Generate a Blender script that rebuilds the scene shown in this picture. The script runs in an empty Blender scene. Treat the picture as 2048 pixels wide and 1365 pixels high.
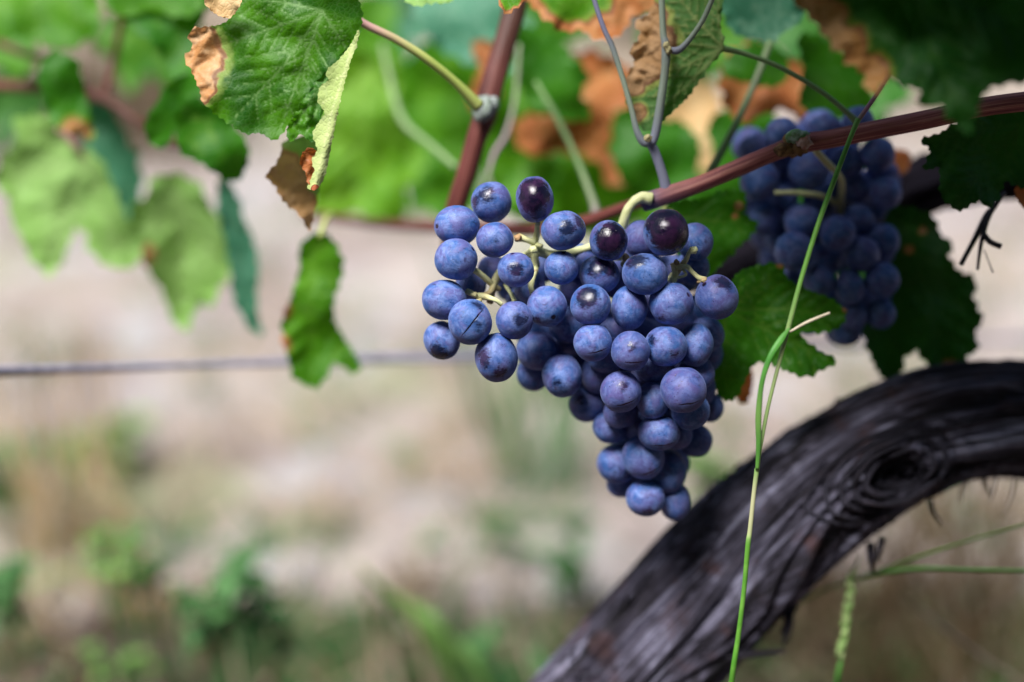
import bpy, math, random
import numpy as np
from mathutils import Vector, Matrix, noise
from mathutils.geometry import delaunay_2d_cdt

random.seed(7)
rng = np.random.default_rng(7)
scene = bpy.context.scene
R = math.radians

# ------------------------------------------------------------------ camera
H = 0.60; PITCH = R(18); LENS = 50.0; FP = LENS / 36.0 * 2048.0
cam = bpy.data.cameras.new('camera'); camo = bpy.data.objects.new('camera', cam)
scene.collection.objects.link(camo)
camo.location = (0, 0, H); camo.rotation_euler = (R(90) - PITCH, 0, 0)
cam.lens = LENS; cam.sensor_width = 36; cam.clip_start = 0.02; cam.clip_end = 500
cam.dof.use_dof = True; cam.dof.focus_distance = 0.529; cam.dof.aperture_fstop = 2.2
scene.camera = camo

# ------------------------------------------------------------------ light
SUN_EL = R(60); SUN_AZ = R(215)          # azimuth measured clockwise from +Y: the light comes from behind the camera, to the left
w = bpy.data.worlds.new('World'); scene.world = w; w.use_nodes = True
nt = w.node_tree; bg = nt.nodes['Background']
sky = nt.nodes.new('ShaderNodeTexSky'); sky.sky_type = 'NISHITA'; sky.sun_disc = False
sky.sun_elevation = SUN_EL; sky.sun_rotation = SUN_AZ; sky.dust_density = 3.0; sky.air_density = 1.0
nt.links.new(sky.outputs[0], bg.inputs[0]); bg.inputs[1].default_value = 0.05
sl = bpy.data.lights.new('sun', 'SUN'); sl.energy = 4.4; sl.angle = R(24); sl.color = (1, .975, .95)
so = bpy.data.objects.new('sun', sl); scene.collection.objects.link(so)
sd = Vector((math.sin(SUN_AZ) * math.cos(SUN_EL), math.cos(SUN_AZ) * math.cos(SUN_EL), math.sin(SUN_EL)))
so.rotation_euler = (-sd).to_track_quat('-Z', 'Y').to_euler(); so.location = (-1, -1, 3)
scene.view_settings.view_transform = 'Standard'; scene.view_settings.look = 'None'
scene.view_settings.exposure = 0.92; scene.view_settings.gamma = 1.0

# ------------------------------------------------------------------ helpers
CX = Vector((1, 0, 0)); CU = Vector((0, math.sin(PITCH), math.cos(PITCH))); CF = Vector((0, math.cos(PITCH), -math.sin(PITCH)))
CAM = Vector((0, 0, H))
CROT = Matrix((CX, CU, -CF)).transposed()       # local x right, y up, z towards the photographer
def P(x, y, d):
    return CAM + CX * ((x - 1024) / FP * d) + CU * ((682.5 - y) / FP * d) + CF * d
def G(x, y, z=0.0):
    v = CX * ((x - 1024) / FP) + CU * ((682.5 - y) / FP) + CF
    return CAM + v * ((z - H) / v.z)
def depth_of(p): return (p - CAM).dot(CF)

def link(o, parent=None):
    scene.collection.objects.link(o)
    if parent: o.parent = parent
    return o
def tag(o, label=None, cat=None, group=None, kind=None):
    if label: o['label'] = label
    if cat: o['category'] = cat
    if group: o['group'] = group
    if kind: o['kind'] = kind
    return o
def thing(name, loc, label, cat, group=None):
    o = bpy.data.objects.new(name, None); o.empty_display_size = 0.01; o.location = loc
    return tag(link(o), label, cat, group)

class MB:
    def __init__(s): s.v = []; s.f = []; s.fib = []; s.m = []; s.tint = []
    def add(s, vs, fs, fib=None, mi=0, tint=0.0):
        n = len(s.v); s.v += [Vector(p) for p in vs]; s.f += [tuple(i + n for i in f) for f in fs]
        s.fib += list(fib) if fib is not None else [(0, 0, 0)] * len(vs); s.m += [mi] * len(fs)
        s.tint += list(tint) if hasattr(tint, '__len__') else [tint] * len(vs)
    def build(s, name, mats, parent=None, origin=None, smooth=True):
        if origin is None: origin = parent.location.copy() if parent else Vector((0, 0, 0))
        me = bpy.data.meshes.new(name)
        me.from_pydata([tuple(p - origin) for p in s.v], [], s.f)
        if not isinstance(mats, (list, tuple)): mats = [mats]
        for m in mats: me.materials.append(m)
        if len(mats) > 1: me.polygons.foreach_set('material_index', s.m)
        a = me.attributes.new('fib', 'FLOAT_VECTOR', 'POINT'); a.data.foreach_set('vector', np.array(s.fib, dtype=np.float32).ravel())
        a = me.attributes.new('tint', 'FLOAT', 'POINT'); a.data.foreach_set('value', np.array(s.tint, dtype=np.float32))
        if smooth: me.polygons.foreach_set('use_smooth', [True] * len(me.polygons))
        me.update()
        o = bpy.data.objects.new(name, me)
        if not parent: o.location = origin
        return link(o, parent)

def crom(pts, n):
    """Catmull-Rom through tuples of any length, n samples per span"""
    pts = [np.array(p, dtype=float) for p in pts]
    if len(pts) == 2: return [pts[0] + (pts[1] - pts[0]) * t for t in np.linspace(0, 1, n + 1)]
    q = [2 * pts[0] - pts[1]] + pts + [2 * pts[-1] - pts[-2]]
    out = []
    for i in range(1, len(q) - 2):
        for k in range(n):
            t = k / n
            out.append(.5 * (2 * q[i] + (q[i + 1] - q[i - 1]) * t + (2 * q[i - 1] - 5 * q[i] + 4 * q[i + 1] - q[i + 2]) * t * t
                             + (3 * q[i] - q[i - 1] - 3 * q[i + 1] + q[i + 2]) * t ** 3))
    out.append(pts[-1]); return out

def tube(mb, pts, rad, seg=12, disp=None, mi=0, flat=1.0, tint=None, cap=True):
    """pts world Vectors, rad list; disp(a, s) -> radius factor; fib attribute = (cos a, sin a, length)"""
    n = len(pts); T = []
    for i in range(n):
        T.append((pts[min(i + 1, n - 1)] - pts[max(i - 1, 0)]).normalized())
    nrm = T[0].orthogonal().normalized()
    if flat != 1.0:
        nrm = (CX - T[0] * CX.dot(T[0])).normalized()
    vs = []; fb = []; L = 0; ti = []
    for i in range(n):
        if i: L += (pts[i] - pts[i - 1]).length
        nrm = (nrm - T[i] * nrm.dot(T[i])).normalized(); b = T[i].cross(nrm)
        for k in range(seg):
            a = 2 * math.pi * k / seg
            r = rad[i] * (disp(a, L) if disp else 1)
            vs.append(pts[i] + nrm * (math.cos(a) * r) + b * (math.sin(a) * r * flat))
            fb.append((math.cos(a), math.sin(a), L)); ti.append(tint[i] if tint is not None else 0)
    fs = []
    for i in range(n - 1):
        for k in range(seg):
            k2 = (k + 1) % seg
            fs.append((i * seg + k, i * seg + k2, (i + 1) * seg + k2, (i + 1) * seg + k))
    if cap:
        fs.append(tuple(range(seg - 1, -1, -1))); fs.append(tuple((n - 1) * seg + k for k in range(seg)))
    mb.add(vs, fs, fb, mi, ti)

def ptube(mb, pts, n=6, seg=10, **kw):
    """pts: (px, py, depth, radius in photo pixels [, tint])"""
    c = crom(pts, n)
    w_ = [P(p[0], p[1], p[2]) for p in c]; r = [max(p[3], .3) * p[2] / FP for p in c]
    ti = [p[4] for p in c] if len(pts[0]) > 4 else None
    tube(mb, w_, r, seg, tint=ti, **kw)

def blob(mb, c, rx, ry, rz, n=10, amp=.15, mi=0, tint=0.0, seed=0):
    vs = []; fs = []
    for i in range(n + 1):
        th = math.pi * i / n
        for k in range(2 * n):
            ph = math.pi * k / n
            p = Vector((math.sin(th) * math.cos(ph), math.sin(th) * math.sin(ph), math.cos(th)))
            f = 1 + amp * noise.noise(p * 1.7 + Vector((seed, 0, 0)))
            q = CROT @ Vector((p.x * rx * f, p.y * ry * f, p.z * rz * f)); vs.append(c + q)
    for i in range(n):
        for k in range(2 * n):
            k2 = (k + 1) % (2 * n)
            fs.append((i * 2 * n + k, (i + 1) * 2 * n + k, (i + 1) * 2 * n + k2, i * 2 * n + k2))
    mb.add(vs, fs, [tuple(v * 50) for v in vs], mi, tint)

# ------------------------------------------------------------------ materials
class N:
    """little node-tree writer"""
    def __init__(s, name):
        s.m = bpy.data.materials.new(name); s.m.use_nodes = True; s.t = s.m.node_tree; s.t.nodes.clear()
        s.out = s.t.nodes.new('ShaderNodeOutputMaterial')
    def n(s, typ, ins=None, **kw):
        nd = s.t.nodes.new('ShaderNode' + typ)
        for k, v in kw.items(): setattr(nd, k, v)
        for k, v in (ins or {}).items():
            if isinstance(v, bpy.types.NodeSocket): s.t.links.new(v, nd.inputs[k])
            else: nd.inputs[k].default_value = v
        return nd
    def noise(s, vec, scale, detail=3, rough=.5, dist=0.0):
        return s.n('TexNoise', {'Vector': vec, 'Scale': scale, 'Detail': detail, 'Roughness': rough, 'Distortion': dist}).outputs[0]
    def ramp(s, fac, stops, interp='LINEAR'):
        nd = s.n('ValToRGB', {0: fac}); cr = nd.color_ramp; cr.interpolation = interp
        while len(cr.elements) > 1: cr.elements.remove(cr.elements[-1])
        for i, (p, c) in enumerate(stops):
            e = cr.elements[0] if i == 0 else cr.elements.new(p)
            e.position = p; e.color = (c, c, c, 1) if isinstance(c, (int, float)) else (*c, 1)
        return nd.outputs[0]
    def mix(s, f, a, b, mode='MIX'):
        nd = s.n('Mix', data_type='RGBA', blend_type=mode)
        for k, v in ((0, f), (6, a), (7, b)):
            if isinstance(v, bpy.types.NodeSocket): s.t.links.new(v, nd.inputs[k])
            else: nd.inputs[k].default_value = v if k == 0 else (*v[:3], 1)
        return nd.outputs[2]
    def math(s, op, a, b=0.0, c=0.0, clamp=False):
        nd = s.n('Math', operation=op, use_clamp=clamp)
        for k, v in ((0, a), (1, b), (2, c)):
            if isinstance(v, bpy.types.NodeSocket): s.t.links.new(v, nd.inputs[k])
            else: nd.inputs[k].default_value = v
        return nd.outputs[0]
    def vmath(s, op, a, b=None, scale=None, out=0):
        nd = s.n('VectorMath', operation=op)
        for k, v in ((0, a), (1, b), (3, scale)):
            if v is None: continue
            if isinstance(v, bpy.types.NodeSocket): s.t.links.new(v, nd.inputs[k])
            else: nd.inputs[k].default_value = v
        return nd.outputs[out]
    def attr(s, name, typ='GEOMETRY', out='Vector'):
        return s.n('Attribute', attribute_name=name, attribute_type=typ).outputs[out]
    def smooth(s, v, a, b, lo=0.0, hi=1.0):
        nd = s.n('MapRange', {0: v, 1: a, 2: b, 3: lo, 4: hi}, interpolation_type='SMOOTHSTEP'); return nd.outputs[0]
    def bump(s, h, strength=.3, dist=.001):
        return s.n('Bump', {'Height': h, 'Strength': strength, 'Distance': dist}).outputs[0]
    def pbsdf(s, **k):
        return s.n('BsdfPrincipled', {a.replace('_', ' '): b for a, b in k.items()})
    def done(s, sh):
        s.t.links.new(sh, s.out.inputs[0]); return s.m

def grape_mat():
    g = N('grape skin'); co = g.n('TexCoord').outputs['Object']
    rnd = g.n('ObjectInfo').outputs['Random']
    off = g.vmath('SCALE', g.n('CombineXYZ', {0: rnd, 1: rnd, 2: rnd}).outputs[0], scale=37.0)
    nco = g.vmath('NORMALIZE', co)
    pc = g.vmath('ADD', co, off)
    warp = g.n('TexNoise', {'Vector': pc, 'Scale': 2.6, 'Detail': 5.0, 'Roughness': .65}).outputs[1]
    warpv = g.vmath('SCALE', g.vmath('SUBTRACT', warp, (.5, .5, .5)), scale=.8)
    wco = g.vmath('ADD', nco, warpv)
    streak = g.noise(g.vmath('MULTIPLY', pc, (2.0, 9.0, 6.0)), 1.0, 4, .7, 1.5)
    rub = None
    for nm in ('patch_a', 'patch_b'):
        a = g.attr(nm, 'OBJECT')
        ln = g.vmath('LENGTH', a, out=1); dr = g.vmath('NORMALIZE', a)
        dd = g.vmath('LENGTH', g.vmath('SUBTRACT', wco, dr), out=1)
        m = g.smooth(g.math('SUBTRACT', g.math('ADD', dd, g.math('MULTIPLY', g.math('SUBTRACT', streak, .5), .7)), ln), .16, -.15)
        m = g.math('MULTIPLY', m, g.math('MULTIPLY', g.math('GREATER_THAN', ln, .01), g.smooth(ln, .40, .9, .88, 1.0)))
        rub = m if rub is None else g.math('MAXIMUM', rub, m)
    big = g.noise(pc, 1.3, 4, .6, .4)
    fine = g.noise(pc, 7.0, 6, .7, .6)
    bare = g.smooth(g.noise(pc, 2.4, 5, .62, .8), .60, .70)             # accidental thin patches
    thin = g.math('ADD', g.math('MULTIPLY', bare, .50), g.math('MULTIPLY', g.smooth(streak, .56, .72), .42), clamp=True)
    # scratch arcs
    sc = g.attr('scar', 'OBJECT'); sl_ = g.vmath('LENGTH', sc, out=1)
    plane = g.n('VectorMath', {0: g.vmath('ADD', nco, g.vmath('SCALE', warpv, scale=.13)), 1: g.vmath('NORMALIZE', sc)}, operation='DOT_PRODUCT').outputs[1]
    offc = g.math('SUBTRACT', sl_, 1.0)
    dline = g.math('ABSOLUTE', g.math('SUBTRACT', plane, offc))
    sepx = g.n('SeparateXYZ', {0: nco}).outputs[0]
    wline = g.smooth(g.math('ABSOLUTE', g.math('ADD', sepx, -.12)), .62, .15, 0.001, .035)
    line = g.smooth(g.math('SUBTRACT', dline, wline), .012, -.006)
    sepz = g.n('SeparateXYZ', {0: nco}).outputs[2]
    line = g.math('MULTIPLY', line, g.math('MULTIPLY', g.math('GREATER_THAN', sl_, .1), g.math('GREATER_THAN', sepz, 0.0)))
    # specks
    v = g.n('TexVoronoi', {'Vector': pc, 'Scale': 9.0, 'Randomness': 1.0}).outputs
    size = g.smooth(g.n('SeparateColor', {0: v[1]}).outputs[0], .35, 1.0, .0, .19)
    speck = g.smooth(g.math('SUBTRACT', v[0], size), .05, -.03)
    v2 = g.n('TexVoronoi', {'Vector': g.vmath('ADD', pc, (3.3, 1, 2)), 'Scale': 4.0}).outputs
    dust_glint = g.math('MULTIPLY', g.smooth(v2[0], .085, .04), g.math('GREATER_THAN', g.n('SeparateColor', {0: v2[1]}).outputs[1], .30))  # pale flecks: dust plus small white glints put into the colour
    darkn = g.math('MAXIMUM', g.math('MAXIMUM', rub, line), g.math('MULTIPLY', speck, .8), clamp=True)
    darkn = g.math('MAXIMUM', darkn, thin)
    # style scar: dark dot at one end
    tip = g.attr('tip', 'OBJECT'); dt = g.vmath('LENGTH', g.vmath('SUBTRACT', nco, g.vmath('NORMALIZE', tip)), out=1)
    tipm = g.math('MULTIPLY', g.smooth(dt, .16, .08), g.math('GREATER_THAN', g.vmath('LENGTH', tip, out=1), .1))
    darkn = g.math('MAXIMUM', darkn, tipm)
    bloom = g.mix(g.smooth(big, .40, .60), (.032, .112, .36), (.10, .112, .33))
    bloom = g.mix(g.math('MULTIPLY', g.smooth(g.noise(g.vmath('ADD', pc, (2, 8, 1)), 1.6, 6, .72, .8), .40, .66), .8), bloom, (.19, .28, .62))
    dk = g.smooth(g.noise(g.vmath('ADD', pc, (5, 5, 5)), 1.9, 5, .65, 1.0), .50, .64)
    bloom = g.mix(g.math('MULTIPLY', dk, .32), bloom, (.025, .040, .17))
    pr = g.math('MULTIPLY', g.smooth(rnd, .60, 1.0), .42)
    bloom = g.mix(pr, bloom, (.085, .055, .20))
    skin = g.mix(g.smooth(big, .42, .68), (.004, .003, .013), (.030, .010, .036))
    amount = g.math('ADD', .005, g.math('MULTIPLY', g.math('SUBTRACT', 1.0, darkn), .9), clamp=True)
    grain = g.math('MULTIPLY', amount, g.smooth(g.noise(pc, 30.0, 3, .7), .2, .75, .72, 1.05), clamp=True)
    col = g.mix(grain, skin, bloom)
    col = g.mix(g.math('MULTIPLY', dust_glint, .6), col, (.45, .42, .42))
    rough = g.n('MapRange', {0: amount, 1: 0.0, 2: .7, 3: .15, 4: .58}).outputs[0]
    hgt = g.math('SUBTRACT', g.math('ADD', g.math('MULTIPLY', fine, .35), g.math('MULTIPLY', big, .8)), g.math('ADD', g.math('MULTIPLY', line, 1.0), g.math('MULTIPLY', tipm, .8)))
    b = g.pbsdf(Base_Color=col, Roughness=rough, Normal=g.bump(hgt, .32, .0012))
    b.inputs['Subsurface Weight'].default_value = 0.0
    b.inputs['Specular IOR Level'].default_value = .42
    b.inputs['Sheen Weight'].default_value = .26
    g.t.links.new(g.mix(amount, (.1, .08, .2), (.35, .5, 1.0)), b.inputs['Sheen Tint']); b.inputs['Sheen Roughness'].default_value = .35
    return g.done(b.outputs[0])

def leaf_mat(name, top=(.014, .105, .004), top2=(.035, .17, .006), vein=(.12, .26, .03), brown=(.42, .20, .06), brown2=(.62, .38, .18),
             trans=.35, tcol=(.09, .36, .006), rough=.48, bumpy=.5, specks=.3, spec=.2):
    g = N(name); co = g.n('TexCoord').outputs['Object']
    n1 = g.noise(co, 38, 4, .6); n2 = g.noise(co, 320, 3, .6, .5)
    col = g.mix(g.smooth(n1, .35, .65), top, top2)
    cell = g.n('TexVoronoi', {'Vector': co, 'Scale': 520.0}, feature='DISTANCE_TO_EDGE').outputs[0]
    net = g.smooth(cell, .10, .02)
    col = g.mix(g.math('MULTIPLY', net, .13), col, vein)
    col = g.mix(g.math('MULTIPLY', g.smooth(n2, .55, .75), specks), col, (.25, .36, .20))
    ve = g.attr('vein', out='Fac'); br = g.attr('brown', out='Fac')
    col = g.mix(g.math('MULTIPLY', ve, .85), col, vein)
    col = g.mix(g.smooth(br, .02, .30), col, tuple(.6 * a + .4 * b for a, b in zip(vein, (.3, .3, .02))))
    bc = g.mix(g.smooth(g.noise(co, 90, 5, .65, .7), .35, .68), brown, brown2)
    rim = g.math('MULTIPLY', g.smooth(br, .30, .42), g.smooth(br, .62, .46))
    bc = g.mix(g.math('MULTIPLY', rim, .75), bc, (.10, .025, .02))
    m = g.smooth(br, .32, .42); col = g.mix(m, col, bc)
    h = g.math('ADD', g.math('MULTIPLY', n1, .6), g.math('SUBTRACT', g.math('MULTIPLY', g.smooth(cell, 0, .25), .5), g.math('MULTIPLY', ve, .9)))
    nb = g.bump(h, bumpy, .0004)
    b = g.pbsdf(Base_Color=col, Roughness=rough, Normal=nb); b.inputs['Specular IOR Level'].default_value = spec
    tc = g.mix(m, g.mix(g.math('MULTIPLY', ve, .6), tcol, tuple(.5 * c for c in tcol)), tuple(min(1, 1.2 * c) for c in brown))
    t = g.n('BsdfTranslucent', {'Color': tc, 'Normal': nb})
    mx = g.n('MixShader', {0: trans, 1: b.outputs[0], 2: t.outputs[0]})
    return g.done(mx.outputs[0])

def fibre_mat(name, cols, scale=(1.6, 1.6, 40), rough=.6, bump=.5, bdist=.0008, spec=.35, tintcol=None, patch=None, lo=.34, hi=.66, w1=.5, mott=0.0):
    g = N(name); f = g.attr('fib')
    n1 = g.noise(g.vmath('MULTIPLY', f, scale), 1.0, 6, .65, .3)
    n2 = g.noise(g.vmath('MULTIPLY', f, (scale[0] * 4, scale[1] * 4, scale[2] * 1.5)), 1.0, 5, .7, .2)
    s = g.math('ADD', g.math('MULTIPLY', n1, w1), g.math('MULTIPLY', n2, 1 - w1))
    if mott: s = g.math('ADD', s, g.math('MULTIPLY', g.math('SUBTRACT', g.noise(g.vmath('MULTIPLY', f, (1.6, 1.6, 28)), 1.0, 5, .65, .8), .5), mott))
    col = g.ramp(s, [(lo + (hi - lo) * i / (len(cols) - 1), c) for i, c in enumerate(cols)])
    if patch:
        n3 = g.noise(g.vmath('MULTIPLY', f, (1.3, 1.3, 55)), 1.0, 3, .6)
        col = g.mix(g.math('MULTIPLY', g.smooth(n3, .54, .74), .7), col, patch)
    if tintcol: col = g.mix(g.attr('tint', out='Fac'), col, tintcol)
    b = g.pbsdf(Base_Color=col, Roughness=rough, Normal=g.bump(s, bump, bdist)); b.inputs['Specular IOR Level'].default_value = spec
    return g.done(b.outputs[0])

def plain_mat(name, a, b_, scale=60, rough=.6, trans=0.0, tintcol=None, spec=.35, bump=.2):
    g = N(name); co = g.n('TexCoord').outputs['Object']
    n1 = g.noise(co, scale, 5, .6)
    col = g.mix(g.smooth(n1, .35, .65), a, b_)
    if tintcol: col = g.mix(g.attr('tint', out='Fac'), col, tintcol)
    b = g.pbsdf(Base_Color=col, Roughness=rough, Normal=g.bump(n1, bump, .001)); b.inputs['Specular IOR Level'].default_value = spec
    if trans <= 0: return g.done(b.outputs[0])
    t = g.n('BsdfTranslucent', {'Color': col})
    return g.done(g.n('MixShader', {0: trans, 1: b.outputs[0], 2: t.outputs[0]}).outputs[0])

M = {}
M['grape'] = grape_mat()
M['leaf'] = leaf_mat('vine leaf upper side')
M['leaf_front'] = leaf_mat('vine leaf dusty green', top=(.008, .065, .006), top2=(.055, .19, .003), vein=(.20, .36, .12), brown=(.60, .28, .10), brown2=(.84, .58, .34),
                           tcol=(.14, .46, .005), trans=.38, specks=.13, rough=.5, bumpy=.3)
M['leaf_dark'] = leaf_mat('vine leaf dark', top=(.010, .070, .009), top2=(.025, .13, .011), vein=(.05, .15, .022), tcol=(.02, .12, .004), trans=.2, specks=.12, rough=.5)
M['leaf_bright'] = leaf_mat('vine leaf pale', top=(.21, .42, .09), top2=(.30, .52, .16), vein=(.30, .46, .16), brown=(.62, .34, .14), brown2=(.78, .52, .30), tcol=(.34, .60, .10), trans=.42)
M['leaf_mid'] = leaf_mat('vine leaf fresh', top=(.035, .16, .004), top2=(.075, .25, .006), vein=(.14, .33, .03), brown=(.45, .16, .05), brown2=(.6, .3, .12), tcol=(.13, .42, .005), trans=.42)
M['leaf_glow'] = leaf_mat('vine leaf sunlit yellow green', top=(.09, .27, .012), top2=(.17, .38, .02), vein=(.25, .46, .08), tcol=(.25, .55, .01), trans=.42)  # backlit glow of the leaf put into its base colour
M['leaf_blue'] = leaf_mat('vine leaf blue green', top=(.04, .17, .10), top2=(.08, .24, .15), vein=(.16, .34, .22), tcol=(.06, .26, .10), trans=.3)
M['leaf_under'] = leaf_mat('vine leaf underside', top=(.06, .16, .04), top2=(.10, .23, .06), vein=(.34, .40, .14), brown=(.40, .22, .09), brown2=(.55, .34, .18), tcol=(.10, .32, .02), trans=.35, rough=.7, bumpy=.6)
M['leaf_flap'] = leaf_mat('vine leaf downy underside', top=(.34, .45, .14), top2=(.52, .60, .26), vein=(.60, .66, .32), brown=(.35, .10, .04), brown2=(.55, .2, .1), tcol=(.4, .5, .1), trans=.25, rough=.8, bumpy=.5)
M['leaf_red'] = leaf_mat('vine leaf rust red', top=(.33, .09, .03), top2=(.46, .18, .06), vein=(.5, .3, .12), brown=(.4, .1, .03), brown2=(.55, .2, .08), tcol=(.6, .16, .03), trans=.35)
M['leaf_tan'] = leaf_mat('vine leaf dried tan', top=(.58, .36, .16), top2=(.74, .54, .30), vein=(.6, .4, .2), brown=(.5, .26, .1), brown2=(.7, .45, .2), tcol=(.6, .4, .15), trans=.3)
M['cane'] = fibre_mat('cane bark', [(.045, .010, .020), (.22, .055, .062), (.46, .17, .14), (.72, .45, .36)], (2.6, 2.6, 20), .55, .8, .0005, tintcol=(.11, .09, .16), patch=(.24, .09, .035))
M['cane_red'] = fibre_mat('red cane bark', [(.05, .012, .012), (.15, .038, .032), (.27, .09, .07)], (2.4, 2.4, 22), .6, .7, .0006, tintcol=(.04, .016, .010))
M['shoot'] = fibre_mat('green shoot bark', [(.12, .22, .08), (.18, .30, .11), (.26, .37, .16)], (1.2, 1.2, 60), .6, .3, .0003, tintcol=(.27, .13, .24))
M['shoot_blue'] = fibre_mat('waxy shoot bark', [(.19, .25, .17), (.26, .32, .24), (.32, .38, .30)], (1.2, 1.2, 60), .6, .3, .0003, tintcol=(.19, .19, .29))
M['stem'] = fibre_mat('bunch stem', [(.42, .46, .17), (.62, .64, .32), (.80, .78, .52)], (2, 2, 260), .6, .5, .0004, tintcol=(.30, .12, .05))
M['stalk_yellow'] = fibre_mat('yellow petiole', [(.24, .34, .06), (.36, .44, .10), (.44, .50, .16)], (1, 1, 60), .55, .3, .0003, tintcol=(.5, .26, .28))
M['bark'] = fibre_mat('old vine bark', [(.008, .007, .010), (.028, .024, .038), (.105, .098, .145), (.31, .305, .42)], (6.0, 6.0, 9), .75, 1.0, .004, spec=.3, lo=.39, hi=.63, w1=.62, mott=.42, patch=(.075, .035, .035))
M['bark_dark'] = fibre_mat('dark vine bark', [(.004, .004, .008), (.016, .013, .022), (.05, .04, .06)], (5, 5, 18), .85, 1.0, .003, spec=.15)
M['grass'] = plain_mat('grass stem', (.09, .30, .03), (.17, .42, .06), 90, .5, .15, tintcol=(.62, .58, .36))
M['grassdark'] = plain_mat('dark grass blade', (.05, .22, .03), (.09, .32, .045), 60, .5, .15, tintcol=(.35, .50, .15))
M['cream'] = plain_mat('dried blade', (.55, .48, .34), (.75, .66, .50), 120, .7)
M['twig'] = fibre_mat('dry tendril bark', [(.01, .012, .014), (.04, .04, .045), (.10, .09, .09)], (2, 2, 90), .8, .6, .0006)
M['metal'] = plain_mat('galvanised wire', (.15, .15, .21), (.28, .27, .35), 200, .45, 0, spec=.5)
M['weed'] = plain_mat('weed leaf', (.045, .15, .045), (.12, .27, .09), 30, .55, .3)
M['weedy'] = plain_mat('bright grass blade', (.11, .27, .05), (.24, .42, .11), 30, .55, .3)
M['gold'] = plain_mat('golden dry stalk', (.40, .27, .13), (.56, .42, .24), 6, .75, .2)
M['straw'] = plain_mat('dry straw', (.34, .25, .155), (.50, .42, .32), 6, .75, .2)
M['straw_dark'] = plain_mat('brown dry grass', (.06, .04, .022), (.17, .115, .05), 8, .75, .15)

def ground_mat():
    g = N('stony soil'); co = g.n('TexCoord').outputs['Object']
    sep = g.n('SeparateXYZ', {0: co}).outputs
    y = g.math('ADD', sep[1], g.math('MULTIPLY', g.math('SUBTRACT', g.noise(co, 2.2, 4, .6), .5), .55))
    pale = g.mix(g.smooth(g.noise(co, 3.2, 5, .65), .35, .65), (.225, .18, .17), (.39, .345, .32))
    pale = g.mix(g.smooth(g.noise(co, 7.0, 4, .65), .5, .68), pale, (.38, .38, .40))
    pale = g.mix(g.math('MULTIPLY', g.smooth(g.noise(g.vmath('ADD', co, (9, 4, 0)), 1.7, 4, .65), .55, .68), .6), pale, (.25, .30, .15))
    dark = g.mix(g.smooth(g.noise(co, 9.0, 5, .7), .35, .62), (.030, .022, .022), (.16, .115, .105))  # near soil and litter, with plant shade put into the darker colour
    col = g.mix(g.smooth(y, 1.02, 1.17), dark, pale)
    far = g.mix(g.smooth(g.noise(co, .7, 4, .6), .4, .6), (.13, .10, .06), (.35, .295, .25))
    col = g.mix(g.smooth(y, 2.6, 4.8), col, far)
    n = g.noise(co, 60, 6, .7)
    b = g.pbsdf(Base_Color=col, Roughness=.95, Normal=g.bump(n, .6, .01)); b.inputs['Specular IOR Level'].default_value = .1
    return g.done(b.outputs[0])
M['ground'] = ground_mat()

# ------------------------------------------------------------------ ground
def ground():
    mb = MB(); xs = np.concatenate([np.linspace(-150, -4, 12), np.linspace(-3.6, 3.6, 91), np.linspace(4, 150, 12)])
    ys = np.concatenate([np.linspace(-60, -1.2, 8), np.linspace(-1, 7, 101), np.linspace(7.5, 250, 16)])
    vs = [Vector((x, y, (.035 * noise.noise(Vector((x * 2.2, y * 2.2, 0))) + .012 * noise.noise(Vector((x * 9, y * 9, 3)))) * (1 if abs(x) < 8 and y < 9 else 0))) for y in ys for x in xs]
    nx = len(xs); fs = [(j * nx + i, j * nx + i + 1, (j + 1) * nx + i + 1, (j + 1) * nx + i) for j in range(len(ys) - 1) for i in range(nx - 1)]
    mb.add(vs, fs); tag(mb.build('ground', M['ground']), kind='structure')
ground()

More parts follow.
